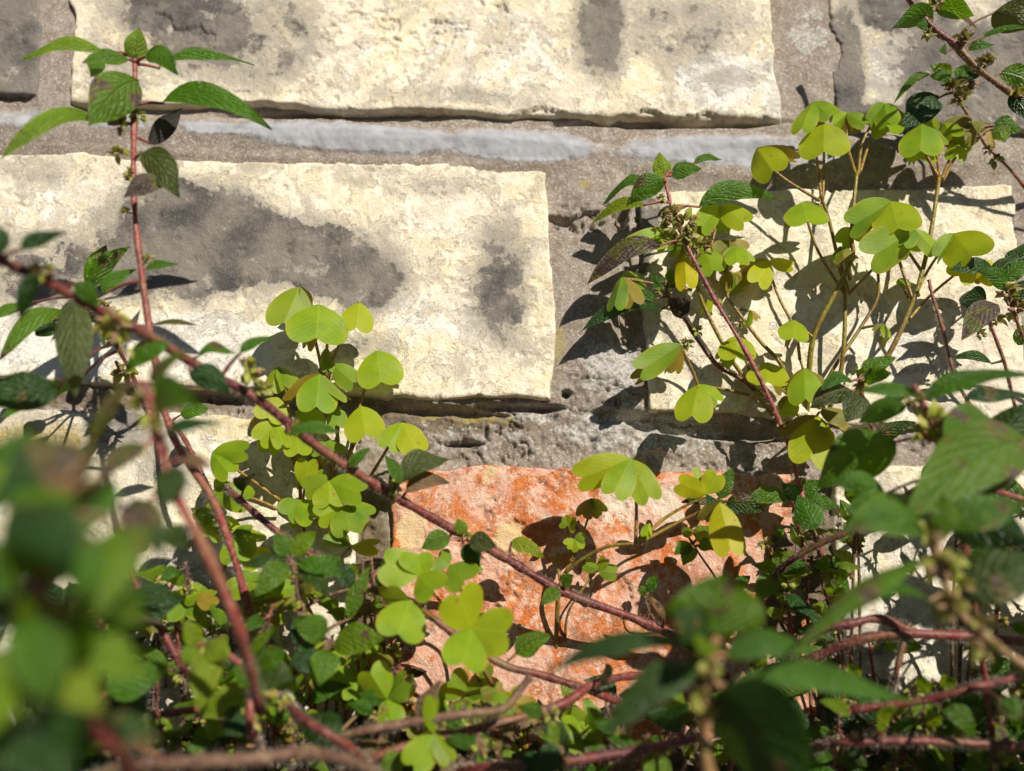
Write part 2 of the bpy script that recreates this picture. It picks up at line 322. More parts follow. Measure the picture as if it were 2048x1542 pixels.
# ground at the wall's foot, reaching out behind the camera
def soil_mat():
    g = G('soil'); p = g.pos(); a = g.noise(p, 0.03, 6, 0.7); b = g.noise(p, 0.35, 6, 0.7)
    c = g.mix(g.step(a, .35, .65), (0.10, 0.075, 0.05), (0.17, 0.14, 0.10)); c = g.mix(g.mul(b, 0.6), c, (0.06, 0.05, 0.03))
    return g.done(g.pbr(c, 0.95, g.bump(b, 0.003, 0.8), 0.15))
gxx = np.concatenate([[-60, -15, -4, -1.5], np.linspace(-0.7, 0.7, 180), [1.5, 4, 15, 60]]); gyy = np.concatenate([[-60, -15, -4, -1.4], np.linspace(-0.6, 0.012, 90)])
X, Y = np.meshgrid(gxx, gyy)
Zg = 0.0006*fbm(X*1000, Y*1000, 40, 5, 5)*3*(np.abs(X) < 0.7)*(Y > -0.6)
go = link('ground', gridmesh('ground', X, Y, Zg), soil_mat()); go['kind'] = 'structure'; go['label'] = 'dark bare soil at the foot of the brick wall'
# ================================================================== plants: materials
def leaf_mat(name, top, under, trans, tamt=0.42, rough=0.38, spec=0.45, veins=True, damage=0.0, hue=0.25):
    g = G(name)
    uv = g.n('UVMap').outputs[0]; sep = g.n('SeparateXYZ', {0: uv}); U, V = sep.outputs[0], sep.outputs[1]
    rnd = g.n('ObjectInfo').outputs['Random']
    geo = g.n('NewGeometry'); back = geo.outputs['Backfacing']; p = g.pos()
    big = g.noise(p, 0.16, 4, 0.6); fine = g.noise(p, 1.4, 4, 0.65)
    a = g.math('ABSOLUTE', g.add(U, -0.5))                                  # 0 at midrib .. 0.5 at margin
    if veins:
        sv = g.math('SINE', g.mul(g.math('SUBTRACT', V, g.mul(a, 0.75)), 23.0))
        lat = g.math('POWER', g.math('ABSOLUTE', sv), 9.0); lat = g.mul(lat, g.step(a, 0.49, 0.30))
        mid = g.step(a, 0.042, 0.010)
        vein = g.math('MAXIMUM', g.mul(lat, 0.24), mid)
    else:
        vein = g.mul(g.step(a, 0.016, 0.003), 0.55); lat = g.math('POWER', g.math('ABSOLUTE', g.math('SINE', g.mul(g.math('SUBTRACT', V, g.mul(a, 0.9)), 26.0))), 12.0)
        vein = g.math('MAXIMUM', vein, g.mul(lat, 0.24))
    dkt = tuple(x*0.62 for x in top); ylt = (min(1, top[0]*1.9+.02), top[1]*1.25, top[2]*0.9)
    c = g.mix(g.step(big, 0.35, 0.65), top, dkt if veins else (top[0]*.66, top[1]*.80, top[2]))
    if not veins: c = g.mix(g.mul(g.step(g.add(a, g.mul(big, 0.25)), 0.50, 0.62), 0.5), c, (0.42, 0.33, 0.05))
    c = g.mix(g.mul(g.step(rnd, 0.45, 1.0), hue*2), c, ylt)
    c = g.mix(g.mul(vein, 0.50), c, tuple(min(1, x*2.0+0.04) for x in top))
    c = g.mix(g.mul(g.step(fine, 0.60, 0.70), 0.25), c, dkt)
    if not veins: c = g.mix(g.mul(g.step(g.voro(p, 0.30), 0.16, 0.08), g.step(rnd, 0.35, 0.6)), c, (0.30, 0.17, 0.04))
    cb = g.mix(g.mul(vein, 0.4), g.mix(big, under, tuple(x*0.7 for x in under)), tuple(min(1, x*1.5+.03) for x in under))
    c = g.mix(back, c, cb)
    tc = g.mix(g.mul(vein, 0.35), g.mix(big, trans, tuple(x*0.85 for x in trans)), tuple(x*0.6 for x in trans))
    tf = tamt
    if damage:
        dn = g.add(g.noise(p, 0.13, 5, 0.6), g.mul(g.add(rnd, -0.5), damage))
        dm = g.step(dn, 0.66, 0.69); rim = g.step(dn, 0.615, 0.66)
        c = g.mix(g.mul(rim, 0.75), c, (0.16, 0.12, 0.03)); c = g.mix(dm, c, g.mix(fine, (0.03, 0.02, 0.014), (0.15, 0.11, 0.08)))
        tc = g.mix(rim, tc, (0.05, 0.03, 0.01)); 
    h = g.add(g.mul(fine, 0.35), g.mul(g.noise(p, 0.5, 3), 0.5))
    h = g.math('SUBTRACT', g.add(h, g.mul(g.noise(p, 1.1, 2), 0.7)), g.mul(vein, 1.0)) if veins else g.add(h, g.mul(vein, -0.3))
    b = g.bump(h, 0.0008 if veins else 0.00016, 0.9)
    pr = g.pbr(c, g.math('ADD', rough, g.mul(fine, 0.15)), b, spec)
    tr = g.n('BsdfTranslucent', {'Color': tc, 'Normal': b}).outputs[0]
    return g.done(g.n('MixShader', {0: tf, 1: pr, 2: tr}).outputs[0])
M_PEL = leaf_mat('pellitory_leaf', (0.0492, 0.1445, 0.0068), (0.0850, 0.1785, 0.0213), (0.2063, 0.4125, 0.0112), 0.36, rough=0.22, spec=0.35, damage=0.16)
M_PELY = leaf_mat('pellitory_leaf_young', (0.1288, 0.2392, 0.0110), (0.1656, 0.2576, 0.0322), (0.3715, 0.5278, 0.0196), 0.40, rough=0.22, spec=0.35, damage=0.05)
M_PELD = leaf_mat('pellitory_leaf_blotched', (0.0562, 0.0825, 0.0150), (0.1200, 0.1350, 0.0450), (0.1960, 0.2240, 0.0280), 0.32, rough=0.32, damage=0.40)
M_PELK = leaf_mat('pellitory_leaf_deep', (0.0161, 0.0558, 0.0050), (0.0310, 0.0620, 0.0124), (0.0540, 0.1320, 0.0090), 0.24, rough=0.22, spec=0.35, damage=0.10)  # deep green; also puts shade into the colour of leaves in shadow
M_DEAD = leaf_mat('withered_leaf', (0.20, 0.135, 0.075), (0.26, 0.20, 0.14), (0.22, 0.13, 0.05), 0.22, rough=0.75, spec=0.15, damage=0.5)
M_BLACK = leaf_mat('black_leaf', (0.045, 0.043, 0.036), (0.09, 0.085, 0.07), (0.03, 0.03, 0.01), 0.1, rough=0.7, spec=0.2)  # near black leaf colour on both faces
M_OX = leaf_mat('sorrel_leaflet', (0.2392, 0.3542, 0.0110), (0.3128, 0.2852, 0.0552), (0.4784, 0.6072, 0.0184), 0.42, rough=0.42, spec=0.30, veins=False)
M_OXG = leaf_mat('sorrel_leaflet_green', (0.1640, 0.2706, 0.0148), (0.2214, 0.2460, 0.0574), (0.4048, 0.5280, 0.0264), 0.42, rough=0.42, spec=0.30, veins=False)
M_OXB = leaf_mat('sorrel_leaflet_bronze', (0.2000, 0.1880, 0.0240), (0.2800, 0.1760, 0.1040), (0.3520, 0.2720, 0.0400), 0.36, rough=0.45, spec=0.28, veins=False)
M_OXY = leaf_mat('sorrel_leaflet_yellow', (0.37, 0.41, 0.008), (0.42, 0.26, 0.16), (0.62, 0.64, 0.015), 0.40, rough=0.42, spec=0.28, veins=False)
def stem_mat(name, c1, c2, c3, rough=0.45, tl=0.08):
    g = G(name); p = g.pos(); a = g.noise(p, 0.10, 4, 0.6); b = g.noise(p, 0.9, 4, 0.6)
    c = g.mix(g.step(a, 0.38, 0.62), c1, c2); c = g.mix(g.mul(g.step(b, 0.48, 0.60), 0.7), c, c3)
    lg = g.noise(p, 0.045, 3, 0.5); c = g.mix(g.mul(g.step(lg, 0.50, 0.66), 0.6), c, (0.22, 0.15, 0.06)); c = g.mix(g.mul(g.step(g.noise(p, 0.5, 5, 0.7), 0.58, 0.64), 0.7), c, (0.10, 0.055, 0.035))
    h = g.noise(g.n('VectorMath', {0: p, 1: (1, 1, 0.35)}, operation='MULTIPLY').outputs[0], 2.2, 3)
    pr = g.pbr(c, rough, g.bump(h, 0.0003, 0.7), 0.4)
    tr = g.n('BsdfTranslucent', {'Color': c}).outputs[0]
    return g.done(g.n('MixShader', {0: tl, 1: pr, 2: tr}).outputs[0])
M_STEM = stem_mat('pellitory_stem', (0.17, 0.028, 0.026), (0.085, 0.016, 0.020), (0.24, 0.10, 0.065))
M_STEMP = stem_mat('pellitory_stem_pink', (0.29, 0.060, 0.050), (0.20, 0.04, 0.04), (0.36, 0.17, 0.11))
M_STEMB = stem_mat('pellitory_stem_brown', (0.10, 0.042, 0.03), (0.15, 0.08, 0.05), (0.26, 0.17, 0.11), 0.65)
M_OXS = stem_mat('sorrel_stem', (0.25, 0.21, 0.025), (0.24, 0.135, 0.03), (0.34, 0.29, 0.06), 0.35, 0.18)
M_OXP = stem_mat('sorrel_petiole', (0.30, 0.20, 0.035), (0.27, 0.115, 0.035), (0.38, 0.32, 0.06), 0.32, 0.2)
M_FLO = stem_mat('pellitory_flower', (0.36, 0.40, 0.04), (0.24, 0.29, 0.04), (0.44, 0.34, 0.14), 0.55, 0.25)
M_FLR = stem_mat('pellitory_flower_red', (0.33, 0.15, 0.08), (0.20, 0.20, 0.05), (0.42, 0.33, 0.20), 0.6, 0.2)
def hair_mat():
    g = G('stem_hair'); a = g.pbr((0.78, 0.70, 0.62), 0.4, None, 0.4); t = g.n('BsdfTranslucent', {'Color': (0.8, 0.7, 0.6)}).outputs[0]
    return g.done(g.n('MixShader', {0: 0.5, 1: a, 2: t}).outputs[0])
M_HAIR = hair_mat()

# ================================================================== plants: shapes
def spline(pts, n=6):
    pts = [Vector(p) for p in pts]
    if len(pts) < 3: return [pts[0].lerp(pts[-1], i/n) for i in range(n+1)]
    q = [pts[0]*2-pts[1]] + pts + [pts[-1]*2-pts[-2]]; out = []
    for i in range(1, len(q)-2):
        a, b, c, d = q[i-1:i+3]
        for k in range(n):
            t = k/n; out.append(0.5*((2*b)+(c-a)*t+(2*a-5*b+4*c-d)*t*t+(3*b-a-3*c+d)*t**3))
    return out + [pts[-1]]
class MB:
    def __init__(s): s.v, s.f, s.mi, s.uv = [], [], [], []
    def tube(s, pts, r0, r1, sides=8, mi=0, knots=0.0):
        n = len(pts); b = len(s.v); up = Vector((0.3, -0.5, 0.8))
        for i, p in enumerate(pts):
            t = (pts[min(i+1, n-1)]-pts[max(i-1, 0)]).normalized()
            x = up - t*up.dot(t); x.normalize(); y = t.cross(x); up = x
            r = r0+(r1-r0)*i/(n-1)
            if knots: r *= (1+knots*1.6 if i % 6 == 0 else 1) * (1+0.13*math.sin(i*1.7+p.x*900)+0.07*math.sin(i*4.1+p.z*1300)) * 0.76
            for k in range(sides):
                a = 2*math.pi*k/sides; s.v.append(p + x*math.cos(a)*r + y*math.sin(a)*r); s.uv.append((k/sides, i/n))
        for i in range(n-1):
            for k in range(sides):
                k2 = (k+1) % sides; s.f.append((b+i*sides+k, b+i*sides+k2, b+(i+1)*sides+k2, b+(i+1)*sides+k)); s.mi.append(mi)
        s.f.append(tuple(b+k for k in range(sides))[::-1]); s.mi.append(mi)
        s.f.append(tuple(b+(n-1)*sides+k for k in range(sides))); s.mi.append(mi)
    def grid(s, rows, uvs, mi=0):
        b = len(s.v); m = len(rows[0])
        for r, u in zip(rows, uvs): s.v += r; s.uv += u
        for i in range(len(rows)-1):
            for j in range(m-1):
                s.f.append((b+i*m+j, b+i*m+j+1, b+(i+1)*m+j+1, b+(i+1)*m+j)); s.mi.append(mi)
    def mesh(s, name, smooth=True):
        me = bpy.data.meshes.new(name); me.from_pydata([tuple(v) for v in s.v], [], s.f)
        if smooth: me.polygons.foreach_set('use_smooth', [True]*len(s.f))
        me.polygons.foreach_set('material_index', s.mi)
        ul = me.uv_layers.new(name='UVMap'); li = np.empty(len(me.loops), np.int32); me.loops.foreach_get('vertex_index', li)
        ul.data.foreach_set('uv', np.array(s.uv, np.float32)[li].ravel()); me.update(); return me
def part(name, mb, mats, parent):
    me = mb.mesh(name)
    o = bpy.data.objects.new(name, me)
    for m in mats: me.materials.append(m)
    COL.objects.link(o); o.parent = parent
    o.matrix_parent_inverse = Matrix.Translation(parent.matrix_world.translation*0 - PLOC(parent)); return o
def PLOC(o):
    v = Vector(o.location) if o.type == 'EMPTY' else Vector((0, 0, 0)); return v

def frame(a, at, tw):
    """leaf frame: axis, side, normal; twist 0 faces the camera side, positive turns the face towards up and right"""
    ax = a.normalized(); view = (CAM-at).normalized()
    n0 = (view - ax*view.dot(ax)); n0.normalize(); s0 = ax.cross(n0)
    if s0.z + 0.6*s0.x < 0: s0 = -s0
    n = n0*math.cos(R(tw)) + s0*math.sin(R(tw)); return ax, n.cross(ax).normalized() * -1, n
def leaf_shape(mb, b, t, wd, tw=0, arch=0.12, fold=0.25, wav=0.05, curl=0.0, mi=0, nt=12, nu=5, seed=0, shape=0.8):
    rnd = random.Random(seed); a = t-b; L = a.length
    ax, s, n = frame(a, b.lerp(t, .5), tw); up = Vector((0, -0.25, 1)); up = up-ax*up.dot(ax)
    bul = (up*0.75 + n*0.35); bul = bul.normalized() if bul.length > 1e-6 else n
    ph = rnd.uniform(0, 6); rows, uvs = [], []
    for i in range(nt+1):
        q = i/nt; c = b + a*q + bul*(L*arch*math.sin(math.pi*q**0.8)) - bul*(L*arch*0.35*q*q)
        pr = (math.sin(math.pi*min(1, q)**shape))**0.85*(1-0.25*q) if 0 < q < 1 else 0
        hw = wd*0.5*max(pr*1.12, 0.012); row, uu = [], []
        for j in range(-nu, nu+1):
            u = j/nu
            k = fold*abs(u)*hw - curl*hw*u*u + wav*wd*math.sin(q*9+ph+(2.0 if u > 0 else 0))*u*u
            k -= 0.05*wd*math.cos(abs(u)*math.pi)*0.5*pr*math.sin(q*14)*(1-abs(u))*0.5
            row.append(c + s*(u*hw*(1-0.25*fold*abs(u))) - n*k); uu.append((0.5+u*0.5, q))
        rows.append(row); uvs.append(uu)
    mb.grid(rows, uvs, mi)
def hairs(parent, paths, dens=5.0, ln=0.0009, seed=1):
    """fine pale hairs standing off the stems; dens per millimetre"""
    rnd = random.Random(seed); mb = MB()
    for pts, r0, r1 in paths:
        for i in range(len(pts)-1):
            p, q = pts[i], pts[i+1]; L = (q-p).length*1000
            cnt = int(L*dens + rnd.random()); t = (q-p).normalized() if L else Vector((0, 0, 1))
            r = r0+(r1-r0)*i/len(pts)
            for _ in range(cnt):
                d = Vector((rnd.gauss(0, 1), rnd.gauss(0, 1), rnd.gauss(0, 1))); d -= t*d.dot(t); d.normalize()
                o = p.lerp(q, rnd.random()) + d*r*0.9; w_ = t*0.00003
                tip = o + (d + t*rnd.uniform(-.5, .3))*ln*rnd.uniform(0.4, 1.1)
                b = len(mb.v); w2 = d.cross(t)*0.00003
                mb.v += [o-w_, o+w_, tip, o-w2, o+w2]; mb.uv += [(0, 0)]*5; mb.f += [(b, b+1, b+2), (b+3, b+4, b+2)]; mb.mi += [0, 0]
    if mb.f:
        o = part('stem_hair', mb, [M_HAIR], parent); o['kind'] = 'stuff'
def flower(parent, p, size, seed, mat=None):
    rnd = random.Random(seed); mb = MB()
    for k in range(rnd.randint(8, 12)):
        d = Vector((rnd.gauss(0, 1), rnd.gauss(0, 1)-0.5, rnd.gauss(0, 1)+0.2)).normalized()
        b = p + d*size*0.10; t = p + d*size*rnd.uniform(0.40, 0.62)
        leaf_shape(mb, b, t, size*rnd.uniform(0.28, 0.42), rnd.uniform(-50, 50), 0.2, 0.6, 0, 0.3, 0, 5, 2, k)
    for k in range(5):
        d = Vector((rnd.gauss(0, 1), rnd.gauss(0, 1)-0.6, rnd.gauss(0, 1))).normalized(); c = p+d*size*0.33
        mb.tube(spline([c-d*size*0.12, c, c+d*size*0.13], 2), size*0.10, size*0.04, 6, 1)
    part('flower_cluster', mb, [mat or M_FLO, M_FLR], parent)
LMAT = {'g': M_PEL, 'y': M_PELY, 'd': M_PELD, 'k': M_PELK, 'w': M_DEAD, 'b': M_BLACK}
_sd = [0]
def nearest(paths, p):
    return min((q for pts in paths for q in pts), key=lambda q: (q-p).length)
def pellitory(name, label, stems, leaves=(), flowers=(), smat=None, group=None, hair=3.0, hl=0.0011, cat='plant', auto=0, auto_len=(8, 16), auto_mat='ggyk', auto_from=0.0):
    """stems: [(r0 mm, r1 mm, [(px,py,d)...])]; leaves: (bx,by,bd, tx,ty,td, width px, twist, arch, kind)"""
    smat = smat or M_STEM
    paths = [(spline([P(*q) if len(q) == 3 else Vector(q[1:]) for q in pts], 6), r0*.001, r1*.001) for r0, r1, pts in stems]
    root = thing(name, label, cat, paths[0][0][0], group)
    for pts, r0, r1 in paths:
        mb = MB(); mb.tube(pts, r0, r1, 10, 0, 0.12); part('stem', mb, [smat], root)
    for lf in leaves:
        bx, by, bd, tx, ty, td, wpx, tw, arch, kind = lf; _sd[0] += 1
        b, t = P(bx, by, bd), P(tx, ty, td); mb = MB(); a = t-b
        s = nearest([p[0] for p in paths], b)
        if (s-b).length > 0.0006:
            mb.tube(spline([s, s.lerp(b, .5)+Vector((0, 0, 0.06*(s-b).length)), b + a*0.03], 5), 0.00042, 0.00026, 6, 1)
        leaf_shape(mb, b, t, mm(wpx, b), tw, arch, random.uniform(.12, .40), random.uniform(.03, .09), random.uniform(-.1, .25), 0, 14, 5, _sd[0])
        part('leaf', mb, [LMAT[kind], smat], root)
    rnd = random.Random(len(label)+len(stems)*7)
    if auto:
        for pts, r0, r1 in paths:
            L = 0; nxt = auto*rnd.uniform(.3, 1); n = len(pts)
            for i in range(1, n):
                L += (pts[i]-pts[i-1]).length*1000
                if i/n < auto_from: nxt = max(nxt, L); continue
                if L >= nxt:
                    nxt += auto*rnd.uniform(.7, 1.3); _sd[0] += 1
                    d = Vector((rnd.gauss(0, 1), rnd.gauss(0, .6)-0.35, rnd.gauss(0, .8)+.35)).normalized()
                    ln = rnd.uniform(*auto_len)*.001; b = pts[i]+d*ln*0.30; t = pts[i]+d*ln*1.2+Vector((0, 0, -ln*rnd.uniform(0, .35)))
                    t.y = min(t.y, -0.003)
                    mb = MB(); mb.tube(spline([pts[i], pts[i].lerp(b, .5), b+(t-b)*.03], 3), 0.00034, 0.0002, 6, 1)
                    leaf_shape(mb, b, t, ln*rnd.uniform(.40, .62), rnd.uniform(-25, 55), rnd.uniform(.05, .22), rnd.uniform(.1, .5), .06, rnd.uniform(-.1, .3), 0, 10, 4, _sd[0])
                    part('leaf', mb, [LMAT[rnd.choice(auto_mat)], smat], root)
                    if rnd.random() < .4: flower(root, pts[i]+d*0.0012, rnd.uniform(.0026, .0042), _sd[0])
    for k, fl in enumerate(flowers):
        _sd[0] += 1; p = P(*fl[:3]); flower(root, p, mm(fl[3]*1.35, p), _sd[0])
    if hair: hairs(root, paths, hair*2.2, hl, _sd[0])
    return root

# wood sorrel leaflets: a few heart shaped meshes shared by all leaves
OUT = [(0, 0), (.18, .09), (.37, .25), (.485, .46), (.515, .67), (.475, .85), (.385, .96), (.265, 1.0), (.14, .975), (.045, .91), (0, .875)]
def heart(fold, cup, seed, notch=0.875):
    rnd = random.Random(seed)
    o3 = spline([Vector((x, y, 0)) for x, y in OUT], 2); N = len(o3); M = 4; mb = MB(); ph = rnd.uniform(0, 6)
    for sgn in (1, -1):
        rows, uvs = [], []
        for i, p in enumerate(o3):
            y0 = notch*(i/(N-1))**1.15; row, uu = [], []
            for j in range(M+1):
                r = j/M; x = p.x*r*sgn; y = y0+(p.y-y0)*r
                z = -abs(x)*math.tan(fold) - cup*(y-0.3)**2*0.6 + 0.018*math.sin(7*y+ph+sgn)*abs(x)*4*r
                row.append(Vector((x*math.cos(fold*.6), y, z))); uu.append((0.5+x*.98, y))
            rows.append(row if sgn < 0 else row); uvs.append(uu)
        if sgn < 0: rows = [r[::-1] for r in rows]; uvs = [u[::-1] for u in uvs]
        mb.grid(rows, uvs)
    me = mb.mesh('leaflet')
    return me
HM = {}
def leaflet_mesh(kind, v):
    k = (kind, v)
    if k not in HM:
        fo, cu = [(5, .10), (10, .22), (17, .15), (26, .3), (13, -.12)][v]
        me = heart(R(fo), cu, v*7+len(HM)); me.materials.append({'y': M_OX, 'g': M_OXG, 'b': M_OXB, 'Y': M_OXY}[kind]); HM[k] = me
    return HM[k]
_lf = [0]
def ox_leaf(root, ap, base, lets, bend=0.12, r=0.34):
    """one trifoliate leaf: petiole from base to apex, leaflets hung from the apex.  lets: (end px, end py, width px, depth change, twist, kind)"""
    A, B = P(*ap), P(*base); L = (A-B).length
    mid = B.lerp(A, .5) + Vector((random.uniform(-.06, .06), bend*.7, bend*.2))*L
    mb = MB(); mb.tube(spline([B, mid, A+Vector((0, 0.0006, -0.0002))], 7), r*.0013, r*.0009, 7); lf = part('leaf', mb, [M_OXP], root)
    for e in lets:
        ex, ey, wpx, dd, tw = e[:5]; kind = e[5] if len(e) > 5 else 'y'; v = e[6] if len(e) > 6 else random.choice((0, 1, 1, 2, 4))
        E = P(ex, ey, ap[2]+dd); a = E-A; ax, s, n = frame(a, A.lerp(E, .5), tw); Ln = a.length/0.89; wd = mm(wpx, A)
        me = leaflet_mesh(kind, v); o = bpy.data.objects.new('leaflet', me); COL.objects.link(o); o.parent = lf
        X_ = n.cross(ax)*-1; X_ = ax.cross(n)
        M = Matrix((X_*wd, ax*Ln, n*((wd+Ln)/2))).transposed().to_4x4(); M.translation = A
        o.matrix_basis = M
    return lf
def sorrel(label, root_at, stems, leaves, group=None, name='wood_sorrel', smat=None):
    root = thing(name, label, 'plant', P(*root_at), group)
    for r0, r1, pts in stems:
        mb = MB(); mb.tube(spline([P(*q) for q in pts], 6), r0*.001, r1*.001, 9); part('stem', mb, [smat or M_OXS], root)
    for l in leaves: ox_leaf(root, *l)
    return root

# ================================================================== wood sorrel in front of the pale brick (right)
sorrel('tall wood sorrel with many yellow green leaves before the pale cream brick', (1612, 862, -3), [
    (.75, .45, [(1612, 862, -3), (1618, 742, 6), (1628, 671, 9), (1656, 612, 11), (1703, 520, 13), (1703, 471, 14), (1708, 400, 14), (1714, 345, 14)]),
    (.60, .40, [(1640, 862, -2), (1681, 749, 7), (1690, 595, 9), (1676, 520, 10), (1658, 440, 12), (1645, 400, 13)]),
    (.55, .32, [(1630, 850, -2), (1657, 756, 5), (1720, 657, 6), (1755, 595, 7), (1756, 530, 8), (1766, 470, 9)]),
    (.70, .50, [(1660, 850, -2), (1765, 729, 8), (1823, 609, 11), (1844, 544, 12), (1861, 468, 13), (1879, 352, 14)]),
  ], [
    ((1649, 245, 15), (1645, 402, 13), [(1648, 301, 94, 3, 0, 'y', 1), (1700, 281, 40, -4, 58, 'y', 2), (1612, 262, 40, -6, -50, 'b')]),
    ((1625, 204, 13), (1643, 398, 13), [(1603, 255, 46, 3, -25, 'y'), (1660, 230, 46, 3, 30, 'y'), (1632, 246, 40, -5, 0, 'b')]),
    ((1695, 226, 13), (1712, 350, 14), [(1668, 250, 34, 1, -25, 'y'), (1730, 248, 34, 2, 30, 'y'), (1703, 268, 44, -4, 0, 'b')]),
    ((1769, 206, 14), (1716, 350, 14), [(1744, 240, 36, 1, -38, 'g'), (1776, 244, 46, 3, 0, 'y'), (1803, 236, 36, 0, 45, 'y')]),
    ((1772, 228, 11), (1720, 345, 13), [(1776, 266, 58, 3, 0, 'y', 4), (1750, 262, 30, 0, -45, 'y'), (1805, 258, 30, -2, 40, 'y')]),
    ((1844, 247, 15), (1878, 355, 14), [(1842, 299, 78, 4, 5, 'y', 1), (1880, 285, 50, 2, 40, 'g'), (1872, 262, 40, -5, 10, 'y')]),
    ((1888, 245, 13), (1880, 355, 14), [(1938, 243, 36, 2, 35, 'b'), (1906, 274, 44, 3, 10, 'y', 4), (1930, 270, 34, 0, 40, 'y')]),
    ((1850, 290, 10), (1874, 362, 13), [(1843, 316, 58, 3, 0, 'y'), (1880, 306, 34, 0, 30, 'g'), (1822, 300, 30, -2, -35, 'b')]),
    ((1918, 278, 11), (1884, 358, 13), [(1912, 312, 40, 2, 5, 'y'), (1940, 300, 26, 0, 45, 'y'), (1897, 296, 24, -2, -30, 'b')]),
    ((1978, 250, 12), (1886, 362, 13), [(1937, 273, 44, 2, -15, 'b'), (1985, 290, 22, 0, 50, 'b'), (2000, 268, 20, -1, 40, 'b')]),
    ((1513, 296, 15), (1640, 402, 13), [(1545, 341, 70, 4, 0, 'y', 1), (1588, 318, 36, 0, -50, 'b'), (1504, 342, 26, -3, -60, 'b')]),
    ((1606, 404, 14), (1690, 590, 9), [(1615, 443, 82, 6, 15, 'y', 0), (1576, 452, 22, -2, -55, 'b'), (1655, 420, 26, -3, 40, 'b')]),
    ((1784, 402, 15), (1828, 606, 11), [(1797, 456, 86, 5, 8, 'y', 0), (1712, 448, 64, 4, -20, 'g', 1), (1762, 456, 30, -5, 30, 'b')]),
    ((1831, 458, 16), (1700, 585, 10), [(1752, 508, 84, 6, -8, 'g', 1), (1808, 486, 36, 3, 20, 'g'), (1870, 500, 40, 0, 38, 'y')]),
    ((1800, 470, 11), (1845, 545, 12), [(1822, 505, 66, 3, 10, 'y'), (1792, 515, 46, -2, -25, 'b'), (1770, 490, 30, 0, -40, 'b')]),
    ((1908, 466, 14), (1822, 612, 11), [(1945, 512, 88, 5, 8, 'y', 0), (1880, 512, 38, 2, -45, 'g', 2), (1900, 520, 26, -3, 20, 'y')]),
    ((1946, 519, 12), (1800, 660, 9), [(1918, 552, 56, 3, -5, 'Y', 0), (1992, 556, 46, 0, 25, 'Y', 1), (1965, 560, 28, -3, 30, 'b')]),
    ((1680, 492, 13), (1700, 590, 11), [(1690, 520, 40, 2, 10, 'b'), (1668, 516, 30, 0, -45, 'g')]),
    ((1706, 455, 12), (1700, 560, 12), [(1684, 486, 40, 2, -20, 'g'), (1730, 470, 38, 1, 30, 'y')]),
    ((1588, 640, 11), (1628, 676, 9), [(1587, 675, 58, 6, 10, 'y', 0), (1572, 690, 16, -2, -50, 'b'), (1612, 660, 16, -2, 50, 'b')]),
    ((1608, 737, 14), (1618, 800, 5), [(1611, 797, 66, 4, 0, 'y', 1), (1650, 765, 30, -4, 58, 'b'), (1572, 775, 24, -3, -60, 'b')]),
    ((1638, 832, 17), (1628, 870, 2), [(1622, 916, 88, 5, 5, 'Y', 1), (1572, 874, 40, -2, -48, 'b', 2), (1668, 892, 44, 1, 44, 'b', 2)]),
    ((1640, 822, 13), (1622, 860, 2), [(1690, 836, 40, 1, 30, 'b'), (1700, 856, 28, -2, 55, 'b')]),
    ((1578, 792, 11), (1615, 850, 2), [(1576, 828, 38, 2, -25, 'y'), (1560, 812, 20, 0, -50, 'b')]),
    ((1768, 648, 10), (1720, 657, 6), [(1762, 690, 20, 2, -50, 'b'), (1776, 672, 22, 2, 40, 'y'), (1748, 662, 14, 0, -30, 'b')]),
    ((1806, 556, 9), (1823, 609, 11), [(1812, 572, 20, 1, 20, 'g'), (1798, 568, 14, 0, -20, 'g')]),
  ])
